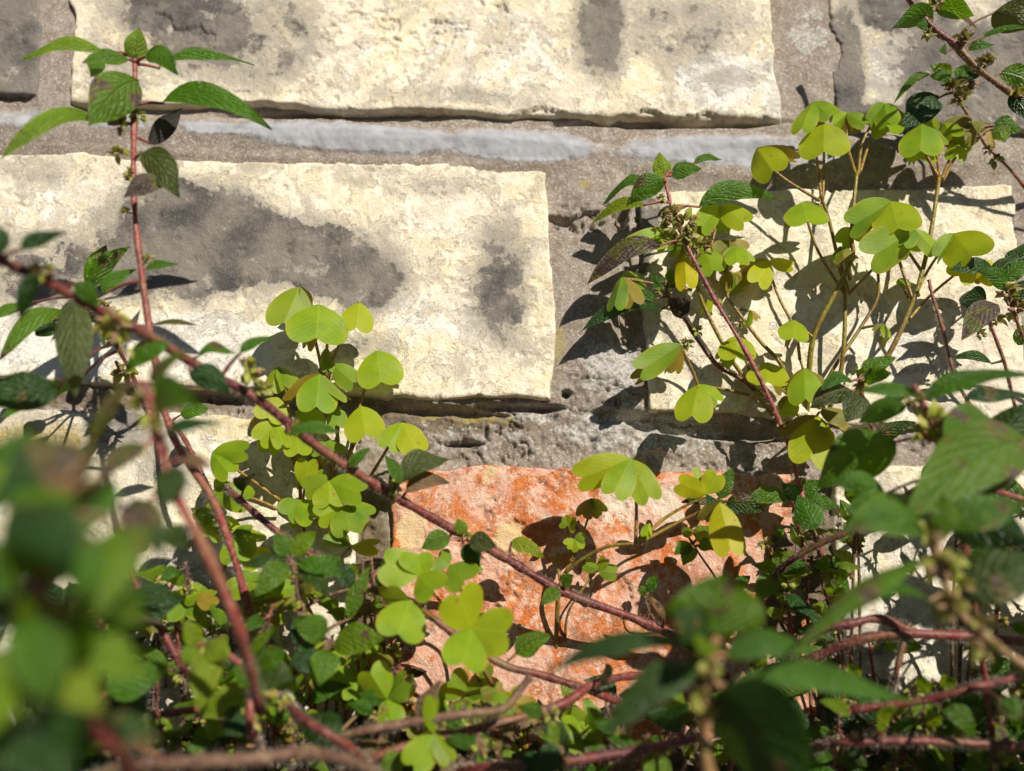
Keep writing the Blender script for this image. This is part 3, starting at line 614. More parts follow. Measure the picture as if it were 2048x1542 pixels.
sorrel('wood sorrel leaning behind the slender red stem towards the vertical joint', (1578, 868, -3), [
    (.70, .42, [(1578, 868, -3), (1553, 838, 4), (1495, 763, 4), (1461, 715, 5), (1416, 630, 6), (1396, 578, 7), (1384, 530, 7)]),
    (.60, .35, [(1590, 850, -3), (1567, 739, 4), (1519, 681, 4), (1468, 613, 4), (1454, 588, 4), (1448, 540, 5)]),
    (.45, .30, [(1600, 720, 4), (1590, 660, 4), (1560, 600, 4), (1545, 560, 4), (1538, 528, 5)]),
    (.45, .30, [(1612, 800, 4), (1606, 740, 4), (1600, 720, 4)]),
  ], [
    ((1439, 411, 9), (1420, 500, 7), [(1404, 452, 50, 3, -18, 'y', 0), (1488, 444, 50, 3, 22, 'y', 0), (1444, 462, 40, -4, 0, 'g')]),
    ((1392, 447, 8), (1398, 530, 7), [(1386, 482, 32, 2, -10, 'b'), (1414, 470, 22, 1, 30, 'b'), (1402, 488, 22, -2, 20, 'b')]),
    ((1343, 458, 11), (1388, 555, 7), [(1262, 494, 44, 2, -5, 'y', 1), (1312, 492, 34, 3, 30, 'g'), (1356, 490, 26, -2, 30, 'b')]),
    ((1368, 494, 12), (1392, 572, 7), [(1372, 566, 44, 4, -10, 'Y', 1), (1344, 540, 30, -2, -62, 'b'), (1340, 505, 24, 0, -20, 'g')]),
    ((1404, 492, 10), (1396, 560, 7), [(1428, 540, 52, 3, 10, 'y', 0), (1392, 534, 30, 0, -40, 'g'), (1448, 505, 30, -3, 30, 'b')]),
    ((1460, 482, 7), (1450, 560, 5), [(1438, 506, 40, 2, -10, 'b'), (1490, 500, 36, 0, 25, 'b'), (1462, 520, 40, -3, 0, 'g')]),
    ((1472, 492, 10), (1450, 555, 5), [(1474, 524, 46, 5, 5, 'y', 0), (1500, 522, 28, 1, 30, 'y'), (1444, 530, 24, 0, -35, 'g')]),
    ((1538, 521, 8), (1540, 540, 5), [(1517, 562, 50, 3, 8, 'Y', 1), (1583, 530, 30, 1, 30, 'Y', 2), (1487, 540, 28, -3, -25, 'b')]),
    ((1243, 552, 11), (1384, 580, 7), [(1228, 610, 42, 3, -30, 'g', 2), (1268, 602, 50, 3, 18, 'b', 1), (1288, 560, 44, -4, 40, 'g')]),
    ((1474, 672, 9), (1500, 742, 4), [(1474, 714, 72, 4, 5, 'y', 0), (1440, 716, 28, -2, -50, 'g'), (1450, 730, 24, -3, -20, 'g')]),
    ((1536, 724, 7), (1520, 790, 4), [(1536, 764, 80, 5, 5, 'y', 0), (1505, 770, 26, -2, -40, 'b'), (1566, 780, 28, -2, 40, 'b')]),
    ((1398, 768, 11), (1498, 790, 4), [(1384, 830, 72, 5, -8, 'y', 1), (1436, 800, 46, 1, 34, 'y', 2), (1408, 818, 34, -3, 30, 'g')]),
    ((1362, 688, 11), (1400, 780, 4), [(1286, 738, 54, 4, -8, 'g', 0), (1280, 758, 36, -2, -40, 'b', 1), (1352, 742, 34, -3, 30, 'b')]),
    ((1418, 590, 5), (1420, 640, 6), [(1408, 622, 26, 1, -40, 'y'), (1440, 606, 22, 0, 40, 'b')]),
    ((1500, 620, 5), (1470, 618, 4), [(1496, 650, 18, 2, -50, 'y'), (1516, 636, 16, 1, 40, 'b')]),
    ((1470, 545, 4), (1455, 590, 4), [(1452, 570, 36, 2, -30, 'b'), (1500, 560, 34, 1, 30, 'b'), (1474, 580, 28, 0, 0, 'g')]),
  ])
# ------------------------------------------------------------------ wood sorrel under the stained brick (centre left)
sorrel('bright wood sorrel clump below the stained cream brick, crossed by the trailing red stem', (655, 1075, -1), [
    (.55, .36, [(655, 1075, -1), (668, 960, 5), (676, 880, 8), (660, 800, 10), (648, 748, 11)]),
    (.50, .34, [(640, 1080, -1), (640, 950, 6), (632, 880, 9), (640, 820, 10), (636, 780, 10)]),
    (.50, .32, [(600, 1075, -1), (600, 960, 7), (588, 900, 9), (572, 850, 10)]),
  ], [
    ((600, 573, 13), (646, 750, 11), [(568, 644, 82, 3, -12, 'g', 1), (627, 612, 36, -2, 62, 'b', 2), (600, 620, 50, -8, 0, 'b')]),
    ((639, 608, 16), (648, 750, 11), [(633, 676, 117, 4, 0, 'y', 0), (612, 690, 34, -4, -30, 'b'), (664, 676, 30, -4, 40, 'b')]),
    ((719, 604, 13), (652, 752, 11), [(713, 654, 64, 3, 0, 'y', 1), (736, 655, 30, -3, 50, 'y'), (706, 640, 30, -5, -40, 'b')]),
    ((754, 700, 7), (700, 905, 6), [(762, 764, 90, 2, -4, 'y', 0), (800, 752, 26, -2, 55, 'y'), (738, 742, 26, -2, -55, 'b')]),
    ((640, 747, 15), (636, 860, 9), [(633, 812, 78, 4, 0, 'y', 1), (582, 802, 42, 0, -56, 'b', 2), (694, 792, 36, 0, 60, 'g', 2)]),
    ((652, 695, 10), (648, 752, 10), [(656, 738, 28, 2, 10, 'g'), (636, 742, 18, 0, -60, 'b')]),
    ((664, 728, 8), (656, 770, 9), [(706, 764, 48, 1, 10, 'g', 1), (690, 740, 24, -1, 40, 'g')]),
    ((620, 812, 12), (632, 900, 8), [(620, 856, 60, 2, 0, 'y', 0), (596, 830, 24, 0, -50, 'g')]),
    ((675, 812, 11), (668, 900, 7), [(674, 850, 40, 2, 0, 'g', 0), (660, 840, 20, 0, -50, 'y')]),
    ((722, 811, 14), (690, 930, 6), [(731, 868, 78, 4, 0, 'y', 1), (700, 862, 36, 1, -48, 'y', 2), (744, 860, 28, -3, 45, 'g')]),
    ((805, 845, 15), (736, 960, 6), [(776, 892, 54, 3, -14, 'y', 0), (832, 898, 60, 3, 16, 'y', 0), (808, 880, 30, -5, 10, 'g')]),
    ((556, 733, 12), (585, 860, 9), [(542, 778, 40, 2, -22, 'g', 2), (596, 768, 36, 1, 35, 'g', 2), (570, 776, 24, 2, 60, 'g'), ]),
    ((556, 794, 13), (582, 880, 9), [(536, 836, 62, 3, -5, 'y', 0), (570, 828, 30, 0, 40, 'g'), (510, 850, 20, 0, -60, 'b')]),
    ((553, 845, 14), (590, 930, 8), [(520, 880, 50, 3, -10, 'y', 0), (566, 888, 38, 3, 18, 'y', 1), (536, 900, 46, 0, 0, 'y')]),
    ((594, 866, 13), (596, 950, 8), [(596, 906, 54, 3, 0, 'y', 0), (622, 890, 34, 1, 30, 'y'), (570, 890, 26, 0, -40, 'g')]),
    ((608, 973, 12), (610, 1040, 4), [(616, 924, 46, 2, 8, 'y', 2), (645, 948, 34, 0, 40, 'y'), (590, 950, 26, 0, -45, 'g')]),
    ((658, 962, 14), (648, 1050, 4), [(720, 984, 62, 3, 10, 'y', 0), (660, 1006, 66, 3, 0, 'y', 1), (612, 980, 50, 1, -14, 'g', 0)]),
    ((424, 905, 15), (560, 1000, 4), [(488, 902, 46, 3, 12, 'y', 0), (456, 944, 50, 3, -5, 'y', 1), (440, 920, 30, -4, 30, 'b')]),
    ((428, 978, 14), (560, 1020, 4), [(492, 1000, 58, 3, 8, 'y', 0), (440, 1012, 50, 1, -10, 'g'), (450, 960, 40, 0, 30, 'g')]),
    ((690, 1010, 14), (672, 1070, 3), [(640, 1034, 54, 3, -10, 'y', 1), (700, 1062, 70, 3, 0, 'g', 0), (738, 1030, 50, 1, 25, 'g', 1)]),
    ((600, 1000, 12), (610, 1070, 3), [(575, 1030, 56, 3, -10, 'g', 0), (628, 1036, 60, 3, 10, 'y', 0), (602, 1050, 46, -2, 0, 'g')]),
    ((650, 880, 9), (660, 960, 5), [(640, 910, 40, 2, -15, 'g'), (676, 906, 44, 2, 20, 'g'), (655, 925, 30, 0, 0, 'b')]),
  ])
# ------------------------------------------------------------------ sorrel lower left, among the stems
sorrel('wood sorrel with curled yellow leaflets beside the trailing stem on the lichen crusted brick', (430, 1180, -1), [
    (.5, .35, [(430, 1180, -1), (455, 1120, 6), (470, 1080, 8)]),
  ], [
    ((440, 1030, 14), (462, 1110, 7), [(396, 1046, 54, 2, -10, 'y'), (418, 1072, 56, 2, 0, 'y', 1), (462, 1062, 48, 1, 20, 'y')]),
    ((470, 1060, 16), (466, 1100, 7), [(470, 1112, 64, 3, -10, 'y', 3), (512, 1082, 54, 2, 20, 'y', 3), (500, 1060, 30, 0, 30, 'g')]),
    ((496, 1098, 14), (468, 1110, 7), [(520, 1124, 58, 2, 8, 'Y', 0), (484, 1128, 40, 1, -10, 'Y')]),
    ((400, 1188, 10), (440, 1170, 3), [(376, 1214, 42, 2, 0, 'g', 2), (424, 1192, 34, 1, 30, 'g'), (385, 1182, 30, 0, -10, 'g')]),
    ((700, 1092, 15), (650, 1150, 4), [(668, 1062, 30, 2, 0, 'g', 3), (746, 1090, 36, 3, 20, 'g', 3), (650, 1084, 26, 2, -20, 'g', 3)]),
  ])
# ------------------------------------------------------------------ sorrel before the red brick
sorrel('slender wood sorrel rising over the red brick, its branch arching out to yellow leaves', (1112, 1316, -1), [
    (.62, .50, [(1112, 1316, -1), (1114, 1240, 5), (1118, 1180, 8), (1130, 1146, 9)]),
    (.46, .36, [(1130, 1146, 9), (1165, 1118, 12), (1215, 1093, 15), (1271, 1087, 17)]),
    (.40, .26, [(1130, 1146, 9), (1150, 1110, 10), (1165, 1070, 10), (1178, 1030, 10)]),
    (.36, .24, [(1130, 1310, -1), (1133, 1240, 4), (1150, 1200, 6), (1190, 1145, 7)]),
  ], [
    ((1262, 918, 21), (1271, 1087, 17), [(1298, 994, 60, 3, 8, 'y', 0), (1228, 984, 62, 3, -8, 'y', 0), (1164, 956, 66, 0, -10, 'y', 1)], .05),
    ((1413, 988, 20), (1274, 1088, 17), [(1360, 968, 46, 2, -10, 'Y', 0), (1398, 938, 28, -1, 55, 'y', 2), (1434, 950, 48, 1, 20, 'Y', 0)]),
    ((1440, 1004, 22), (1274, 1089, 17), [(1462, 1098, 66, 4, 12, 'Y', 1), (1412, 1042, 46, -3, -50, 'b', 2), (1486, 1070, 40, -3, 60, 'b')]),
    ((1300, 1046, 18), (1272, 1087, 17), [(1293, 1070, 22, 2, 20, 'y', 3), (1304, 1068, 14, 1, 60, 'Y')]),
    ((1182, 996, 11), (1178, 1032, 10), [(1164, 1028, 34, 2, -25, 'b', 1), (1206, 1022, 34, 1, 35, 'g', 1), (1186, 1034, 28, 0, 0, 'b')]),
    ((1136, 1050, 12), (1142, 1124, 10), [(1124, 1044, 24, 1, 0, 'g'), (1142, 1034, 24, 1, 0, 'y'), (1150, 1054, 26, 1, 0, 'y')]),
    ((1148, 1078, 12), (1145, 1118, 10), [(1134, 1090, 22, 1, 0, 'y'), (1168, 1080, 30, 1, 0, 'g'), (1158, 1098, 28, 1, 0, 'y')]),
    ((1196, 1140, 10), (1186, 1150, 7), [(1172, 1128, 30, 1, 0, 'g'), (1230, 1146, 34, 1, 10, 'g'), (1210, 1118, 24, 1, 20, 'g')]),
    ((1114, 1118, 6), (1120, 1160, 8), [(1104, 1122, 18, 1, 0, 'b'), (1122, 1112, 18, 1, 0, 'b')]),
  ])
# ------------------------------------------------------------------ big clover leaves low in the middle
sorrel('wood sorrel with a wide open three heart leaf above the crossing stems', (980, 1440, 2), [
    (.5, .4, [(980, 1440, 2), (970, 1400, 14), (985, 1370, 22)]),
  ], [
    ((943, 1258, 42), (985, 1370, 22), [(919, 1190, 98, 4, 20, 'y', 0), (1012, 1264, 98, 3, 15, 'y', 0), (926, 1326, 90, 6, 5, 'y', 0)], .05, .42),
    ((820, 1200, 38), (975, 1390, 18), [(797, 1268, 98, 5, 0, 'y', 0), (764, 1196, 50, -4, -40, 'g', 2)], .3),
    ((838, 1150, 34), (970, 1380, 16), [(772, 1126, 80, 2, 20, 'y', 1), (838, 1108, 84, 0, 34, 'y', 1), (868, 1180, 74, 5, 5, 'y', 0)], .3),
    ((900, 1130, 26), (978, 1360, 16), [(876, 1114, 60, 0, 30, 'g', 1), (930, 1160, 76, 4, 10, 'g', 0), (960, 1130, 30, 0, 55, 'g', 2)], .3),
  ])
sorrel('small wood sorrel with a folded pale leaf in the dark gap under the red brick', (790, 1500, 2), [
    (.45, .35, [(790, 1500, 2), (780, 1460, 18)]),
  ], [
    ((774, 1398, 34), (780, 1460, 18), [(740, 1346, 70, 2, -14, 'y', 3), (806, 1362, 60, 2, 30, 'g', 3), (784, 1442, 56, 3, 0, 'y', 2)]),
    ((930, 1390, 18), (840, 1480, 6), [(900, 1362, 70, 2, 0, 'g', 1), (984, 1352, 60, 2, 25, 'g', 0), (950, 1420, 50, 2, 0, 'g')]),
    ((960, 1430, 22), (860, 1490, 8), [(930, 1470, 54, 2, 0, 'g'), (990, 1410, 50, 2, 10, 'g'), (915, 1425, 40, 2, -20, 'g')]),
    ((870, 1470, 44), (800, 1496, 8), [(872, 1400, 40, 2, 40, 'y', 3), (826, 1530, 66, 2, 0, 'y', 1), (900, 1520, 46, 0, 30, 'g')]),
    ((1000, 1480, 20), (860, 1495, 6), [(980, 1500, 40, 2, 0, 'Y'), (1020, 1466, 40, 2, 20, 'g'), (1024, 1506, 36, 2, 10, 'g')]),
  ])

# ================================================================== pellitory
pellitory('pellitory_sprig', 'upright pellitory shoot with red stem and leafy top before the stained brick', [
    (1.15, .62, [(560, 1500, 4), (512, 1300, 24), (490, 1190, 30), (430, 1010, 36), (345, 870, 42), (310, 720, 46), (285, 560, 49), (268, 400, 51), (268, 250, 53), (270, 150, 54), (270, 112, 54)])], [
    (270, 122, 54, 278, 56, 56, 52, 18, .10, 'y'), (212, 106, 52, 41, 110, 58, 46, 55, .16, 'y'), (200, 112, 55, 181, 154, 58, 36, 10, .05, 'g'),
    (314, 137, 52, 508, 121, 50, 40, 58, .16, 'g'), (292, 112, 56, 356, 142, 62, 46, 20, .12, 'g'), (258, 118, 56, 164, 122, 62, 40, 40, .08, 'g'),
    (278, 162, 56, 176, 246, 62, 88, 8, .10, 'g'), (200, 242, 54, -4, 306, 66, 46, 38, .16, 'y'), (322, 206, 53, 545, 246, 54, 54, 30, .15, 'g'),
    (296, 288, 50, 366, 216, 47, 42, -20, .0, 'b'), (284, 304, 54, 362, 392, 56, 64, -10, .10, 'd'), (330, 366, 54, 246, 392, 58, 46, 20, .15, 'd'),
    (290, 540, 49, 357, 527, 47, 26, 45, .12, 'g'), (206, 590, 46, 272, 534, 44, 34, 30, .16, 'g'), (305, 650, 46, 398, 648, 44, 24, 60, .10, 'd')],
    [(240, 245, 54, 48), (278, 232, 53, 26), (238, 308, 53, 30), (262, 352, 53, 26), (252, 424, 52, 20), (296, 520, 49, 24), (264, 200, 54, 22)], M_STEMP, hair=4)
pellitory('trailing_pellitory', 'long red pellitory stem trailing diagonally down across the wall to the red brick', [
    (1.05, 1.35, [(-70, 490, 92), (0, 520, 88), (90, 562, 82), (200, 622, 74), (285, 664, 68), (400, 735, 58), (520, 802, 50), (630, 890, 42), (760, 975, 34), (890, 1050, 26), (1000, 1110, 20), (1130, 1185, 16), (1300, 1250, 12), (1420, 1320, 6), (1500, 1420, -2)])], [
    (148, 566, 80, 200, 612, 76, 42, 20, .1, 'g'), (74, 545, 86, 40, 640, 84, 40, 20, .05, 'k'), (40, 500, 90, 132, 462, 88, 40, 30, .1, 'k'),
    (12, 500, 90, -60, 450, 92, 60, 20, .1, 'k'), (340, 690, 66, 240, 745, 66, 56, 35, .2, 'g'), (395, 712, 60, 480, 706, 56, 36, 50, .2, 'g'),
    (480, 706, 56, 545, 672, 54, 26, 30, .1, 'g'), (378, 745, 60, 462, 782, 58, 56, 10, .14, 'k'), (575, 868, 50, 690, 862, 48, 36, 45, .12, 'g'),
    (800, 965, 36, 902, 912, 30, 60, 30, .2, 'd'), (810, 985, 34, 900, 960, 30, 42, 10, .2, 'w'), (700, 935, 40, 740, 895, 40, 26, 30, .1, 'g'),
    (800, 968, 38, 770, 908, 38, 30, 20, .1, 'g'), (900, 1075, 28, 842, 1096, 30, 44, 10, .1, 'g'), (925, 1068, 30, 916, 1036, 30, 30, 0, .05, 'y'),
    (938, 1086, 30, 992, 1090, 32, 44, 5, .1, 'd'), (925, 1092, 28, 960, 1136, 26, 44, 0, .1, 'k'), (1120, 1178, 18, 1082, 1210, 20, 30, 10, .1, 'g'),
    (1126, 1172, 18, 1146, 1148, 20, 26, 10, .1, 'g'), (1020, 1085, 16, 1090, 1112, 16, 40, 30, .15, 'y'), (1330, 1240, 14, 1290, 1185, 16, 18, 20, .1, 'w')],
    [(84, 545, 84, 44), (232, 650, 72, 64), (250, 690, 70, 40), (525, 780, 51, 36), (500, 740, 54, 50), (590, 858, 46, 34), (790, 980, 34, 30), (930, 1072, 27, 24)], M_STEM, hair=5)
pellitory('pellitory_sprig', 'pellitory shoot on a slender red stem slanting across the vertical mortar joint', [
    (.85, .55, [(1672, 1230, -2), (1640, 1100, 12), (1600, 980, 12), (1580, 900, 12), (1540, 800, 13), (1490, 700, 14), (1430, 600, 14), (1390, 525, 15), (1360, 460, 15), (1338, 395, 15), (1328, 352, 15)])], [
    (1326, 352, 15, 1318, 305, 16, 42, 10, .08, 'y'), (1342, 352, 15, 1402, 334, 17, 40, 25, .14, 'g'), (1388, 326, 15, 1445, 316, 13, 22, 40, .14, 'g'),
    (1304, 372, 15, 1204, 402, 10, 36, 50, .26, 'g'), (1330, 360, 17, 1256, 404, 15, 52, 6, .12, 'g'), (1290, 410, 15, 1182, 442, 9, 30, 30, .14, 'y'),
    (1396, 415, 13, 1556, 388, 12, 46, 15, .16, 'g'), (1322, 490, 16, 1170, 562, 12, 52, 25, .16, 'd'), (1330, 348, 15, 1306, 354, 17, 22, 30, .1, 'y')],
    [(1348, 432, 15, 34), (1372, 446, 15, 44), (1340, 452, 16, 34), (1376, 476, 15, 40), (1402, 495, 15, 40), (1332, 430, 15, 22), (1480, 648, 14, 18), (1562, 850, 12, 16), (1322, 398, 15, 18), (1604, 962, 12, 16)], M_STEMP, hair=6)
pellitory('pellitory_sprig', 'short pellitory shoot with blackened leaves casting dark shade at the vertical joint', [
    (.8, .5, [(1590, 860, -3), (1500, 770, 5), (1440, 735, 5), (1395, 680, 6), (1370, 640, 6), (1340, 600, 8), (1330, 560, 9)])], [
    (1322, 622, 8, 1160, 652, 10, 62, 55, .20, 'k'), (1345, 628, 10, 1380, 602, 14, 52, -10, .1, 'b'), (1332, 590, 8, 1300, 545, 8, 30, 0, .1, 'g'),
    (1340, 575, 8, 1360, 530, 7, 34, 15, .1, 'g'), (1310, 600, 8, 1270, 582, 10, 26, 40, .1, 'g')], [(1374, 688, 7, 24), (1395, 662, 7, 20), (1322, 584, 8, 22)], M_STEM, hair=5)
pellitory('trailing_pellitory', 'thick red pellitory stem crossing the sooty brick with drooping leaves', [
    (1.3, 1.0, [(2300, 330, -2), (2150, 280, 16), (2048, 205, 24), (1960, 142, 27), (1905, 85, 28), (1870, 60, 28), (1820, 0, 28), (1775, -70, 28)])], [
    (1868, 40, 27, 1780, 54, 31, 50, -30, .1, 'g'), (1870, 58, 26, 1832, 50, 30, 30, 30, .1, 'g'), (1872, 20, 27, 1950, 30, 30, 50, -35, .08, 'g'),
    (1935, 100, 28, 1990, 88, 30, 26, 40, .12, 'g'), (1890, 108, 28, 1880, 100, 36, 22, 30, .1, 'g'), (1955, 60, 26, 1870, 4, 28, 20, 60, .1, 'w'),
    (1985, 25, 24, 2060, 55, 28, 72, 10, .1, 'd'), (1965, 75, 24, 2060, 50, 28, 26, 60, .1, 'g'), (2000, 145, 25, 2070, 170, 26, 50, 20, .1, 'g'), (2020, 190, 25, 2060, 240, 26, 40, 20, .1, 'k')],
    [(1925, 82, 28, 40), (1962, 125, 27, 36), (1858, 70, 28, 24), (1872, 10, 28, 30), (2030, 192, 25, 34), (1975, 120, 28, 24)], M_STEM, hair=6)
pellitory('pellitory_sprig', 'small leafy pellitory shoot in front of the joint under the sooty brick', [
    (.6, .42, [(2130, 480, -2), (2048, 372, 8), (2000, 318, 11), (1972, 290, 12), (1935, 228, 13), (1910, 190, 14), (1905, 160, 14)]), (.4, .3, [(1925, 205, 13), (1948, 175, 14), (1966, 158, 14)])], [
    (1900, 160, 14, 1862, 128, 16, 32, 10, .1, 'y'), (1915, 160, 14, 1945, 122, 15, 34, 20, .1, 'g'), (1905, 165, 15, 1860, 150, 20, 26, 30, .1, 'g'), (1886, 170, 14, 1786, 196, 17, 26, 55, .26, 'g'),
    (1876, 196, 13, 1806, 258, 15, 66, 10, .10, 'k'), (1985, 256, 12, 2046, 258, 13, 44, 20, .12, 'g'), (1925, 160, 14, 1960, 150, 16, 24, 30, .1, 'k'), (1992, 250, 12, 2010, 285, 13, 40, 20, .1, 'y')],
    [(1905, 180, 14, 40), (1922, 200, 14, 34), (1930, 172, 14, 30), (1992, 322, 11, 24), (1976, 300, 12, 18)], M_STEMP, hair=6)
pellitory('pellitory_sprig', 'leafy pellitory shoots on hairy red stems at the far end of the pale brick', [
    (.62, .5, [(1945, 835, -2), (1936, 804, 6), (1908, 749, 12), (1885, 657, 14), (1864, 589, 15), (1858, 560, 15)]),
    (.62, .5, [(2040, 850, -2), (2026, 797, 8), (2008, 722, 13), (1980, 647, 15), (1968, 600, 16)]),
    (.6, .5, [(2070, 850, -2), (2062, 720, 10), (2040, 660, 16), (2020, 600, 18), (2005, 560, 18)])], [
    (1997, 609, 18, 1922, 676, 22, 54, 10, .12, 'd'), (1972, 605, 15, 1920, 600, 18, 50, -10, .1, 'k'), (2014, 580, 18, 1958, 536, 22, 40, 25, .12, 'g'), (2010, 560, 18, 2060, 520, 20, 44, 20, .1, 'g'),
    (2020, 600, 18, 2070, 560, 20, 44, 20, .1, 'k'), (1985, 560, 16, 2040, 500, 16, 40, 30, .1, 'k'), (1990, 545, 14, 1900, 536, 18, 44, 40, .1, 'k'), (2035, 690, 14, 2070, 640, 16, 34, 10, .1, 'g'), (1985, 728, 12, 1896, 714, 12, 26, 40, .14, 'k'), (2026, 540, 14, 2060, 480, 14, 50, 10, .1, 'k')],
    [(2015, 590, 18, 40), (2030, 620, 17, 44), (1990, 640, 15, 34), (1960, 670, 15, 20)], M_STEMP, hair=6)
pellitory('pellitory_sprig', 'pellitory shoot with grey nibbled leaf tips in front of the sorrel roots', [
    (.62, .5, [(1690, 960, -2), (1745, 880, 14), (1730, 830, 22), (1722, 780, 25), (1718, 755, 26)])], [
    (1726, 756, 26, 1790, 712, 28, 44, 20, .14, 'g'), (1704, 762, 26, 1640, 775, 30, 34, 40, .18, 'g'), (1706, 782, 26, 1620, 810, 28, 54, 10, .14, 'd'), (1730, 764, 27, 1782, 745, 34, 40, 25, .12, 'g'),
    (1728, 792, 27, 1694, 842, 30, 60, 0, .1, 'd'), (1714, 745, 26, 1708, 740, 28, 20, 10, .1, 'y'), (1722, 750, 26, 1716, 738, 30, 24, 10, .1, 'y'), (1745, 870, 14, 1680, 905, 18, 60, 10, .1, 'k'), (1750, 880, 14, 1830, 842, 18, 40, 20, .1, 'k')],
    [(1722, 772, 26, 22)], M_STEMP, hair=6)
G_ = (0, 0, 0)
pellitory('pellitory_sprig', 'broad leaved pellitory before the plain cream brick, with nibbled leaves and yellow flower knots', [
    (1.0, .8, [(1990, 1500, 30), (1930, 1100, 52), (1890, 930, 58), (1866, 850, 60), (1842, 800, 60), (1826, 770, 60)]), (.7, .6, [(2120, 1020, 40), (2000, 985, 48), (1900, 950, 56)])], [
    (1812, 812, 56, 1712, 842, 50, 66, 35, .18, 'g'), (1848, 800, 60, 2056, 742, 66, 60, 48, .12, 'g'), (1832, 790, 60, 1716, 780, 60, 40, 40, .1, 'g'), (1792, 882, 50, 1632, 970, 44, 112, 6, .10, 'g'), (1770, 990, 56, 1662, 960, 56, 60, 20, .14, 'g'),
    (1990, 842, 60, 1880, 886, 70, 92, 16, .10, 'g'), (2080, 900, 66, 1806, 1020, 80, 140, 18, .14, 'g'), (1800, 1000, 62, 1690, 1020, 64, 66, 28, .10, 'g'),
    (1900, 960, 60, 2070, 900, 64, 130, 14, .1, 'd'), (1860, 1020, 66, 1690, 1050, 74, 80, 24, .1, 'g'), (2000, 880, 56, 2080, 800, 56, 90, 20, .1, 'k'), (1900, 1040, 64, 2060, 1080, 74, 110, 14, .1, 'k'), (1930, 800, 50, 2060, 790, 50, 46, 40, .1, 'k')],
    [(1861, 850, 60, 70), (1880, 872, 60, 40), (1826, 800, 60, 40), (1846, 872, 60, 40)], M_STEMP, hair=3)
pellitory('pellitory_sprig', 'blurred foreground pellitory with tan stem and yellow green flower knots', [
    (1.0, .8, [(2230, 1560, 62), (2150, 1420, 88), (2060, 1340, 78), (1990, 1290, 80), (1920, 1225, 81), (1880, 1140, 82), (1866, 1060, 83)])], [
    (1862, 1202, 81, 1636, 1244, 90, 52, 50, .14, 'g'), (1850, 1118, 81, 1566, 1310, 94, 54, 45, .06, 'g'), (1850, 1060, 82, 1690, 1050, 86, 90, 25, .16, 'g'),
    (1924, 1190, 81, 2090, 1110, 84, 130, 18, .10, 'k'), (1890, 1080, 83, 1890, 990, 86, 80, 40, .1, 'g'), (1900, 1060, 82, 2060, 1000, 84, 88, 28, .1, 'g')],
    [(1880, 1130, 82, 60), (1905, 1120, 82, 44), (1900, 1215, 81, 56), (1955, 1250, 80, 56), (1970, 1300, 80, 50), (1860, 1070, 83, 50), (1925, 1170, 81, 40)], stem_mat('pellitory_stem_tan', (.36, .22, .12), (.30, .12, .08), (.42, .30, .16)), hair=0)
pellitory('pellitory_sprig', 'blurred emerald pellitory crown rising close in front of the red brick', [
    (1.1, .8, [(1500, 1900, 60), (1440, 1650, 92), (1410, 1480, 84), (1412, 1380, 88), (1424, 1310, 90), (1432, 1275, 91)])], [
    (1430, 1282, 90, 1452, 1150, 94, 230, 24, .10, 'g'), (1390, 1300, 90, 1078, 1340, 90, 66, 48, .14, 'k'), (1398, 1332, 90, 1205, 1462, 94, 82, 24, .12, 'k'), (1450, 1312, 90, 1640, 1290, 88, 78, 35, .14, 'g'),
    (1452, 1372, 89, 1860, 1402, 82, 74, 36, .10, 'g'), (1440, 1372, 90, 1600, 1640, 96, 250, -46, .06, 'k'), (1412, 1300, 92, 1350, 1220, 96, 90, 30, .12, 'k'), (1425, 1290, 93, 1400, 1310, 100, 60, 30, .1, 'y')],  # broad drooping leaf takes the deep colour for the shadow on it
    [(1420, 1340, 90, 50), (1400, 1400, 88, 40), (1436, 1420, 88, 36)], stem_mat('pellitory_stem_olive', (.30, .20, .08), (.30, .13, .07), (.36, .30, .10)), hair=0)
pellitory('pellitory_sprig', 'small cross shaped pellitory shoot by the soil filled joint beside the red brick', [
    (.45, .3, [(1640, 1250, -2), (1600, 1190, 10), (1572, 1160, 14), (1560, 1146, 15)])], [
    (1560, 1142, 15, 1554, 1096, 16, 30, 5, .08, 'y'), (1566, 1146, 15, 1616, 1126, 17, 36, 15, .12, 'g'), (1553, 1146, 15, 1510, 1130, 17, 32, 20, .12, 'g'), (1554, 1156, 15, 1512, 1198, 18, 48, 5, .1, 'g'), (1545, 1090, 14, 1570, 1052, 14, 22, 10, .1, 'g')], [(1576, 1166, 15, 26), (1532, 1090, 14, 26)], M_STEMB, hair=4)
pellitory('pellitory_sprig', 'young pellitory shoots with round green leaves under the arching sorrel branch on the red brick', [
    (.4, .25, [(1480, 1250, 0), (1440, 1170, 8), (1400, 1110, 11), (1386, 1088, 12)]), (.35, .22, [(1500, 1230, 0), (1420, 1200, 8), (1340, 1186, 9)]), (.35, .22, [(1330, 1270, 0), (1302, 1230, 8), (1290, 1196, 9)])], [
    (1392, 1080, 12, 1426, 1052, 13, 34, 10, .1, 'y'), (1382, 1088, 12, 1350, 1108, 14, 34, 10, .1, 'g'), (1386, 1094, 12, 1366, 1130, 14, 34, 5, .1, 'g'), (1378, 1076, 12, 1366, 1052, 13, 24, 5, .1, 'y'), (1396, 1090, 12, 1430, 1096, 14, 28, 20, .1, 'g'),
    (1290, 1190, 9, 1278, 1172, 10, 22, 5, .1, 'g'), (1294, 1186, 9, 1310, 1170, 10, 20, 5, .1, 'g'), (1300, 1180, 9, 1312, 1148, 10, 24, 5, .1, 'g'), (1470, 1180, 8, 1500, 1150, 8, 30, 20, .1, 'g')], [], M_STEMB, hair=3)
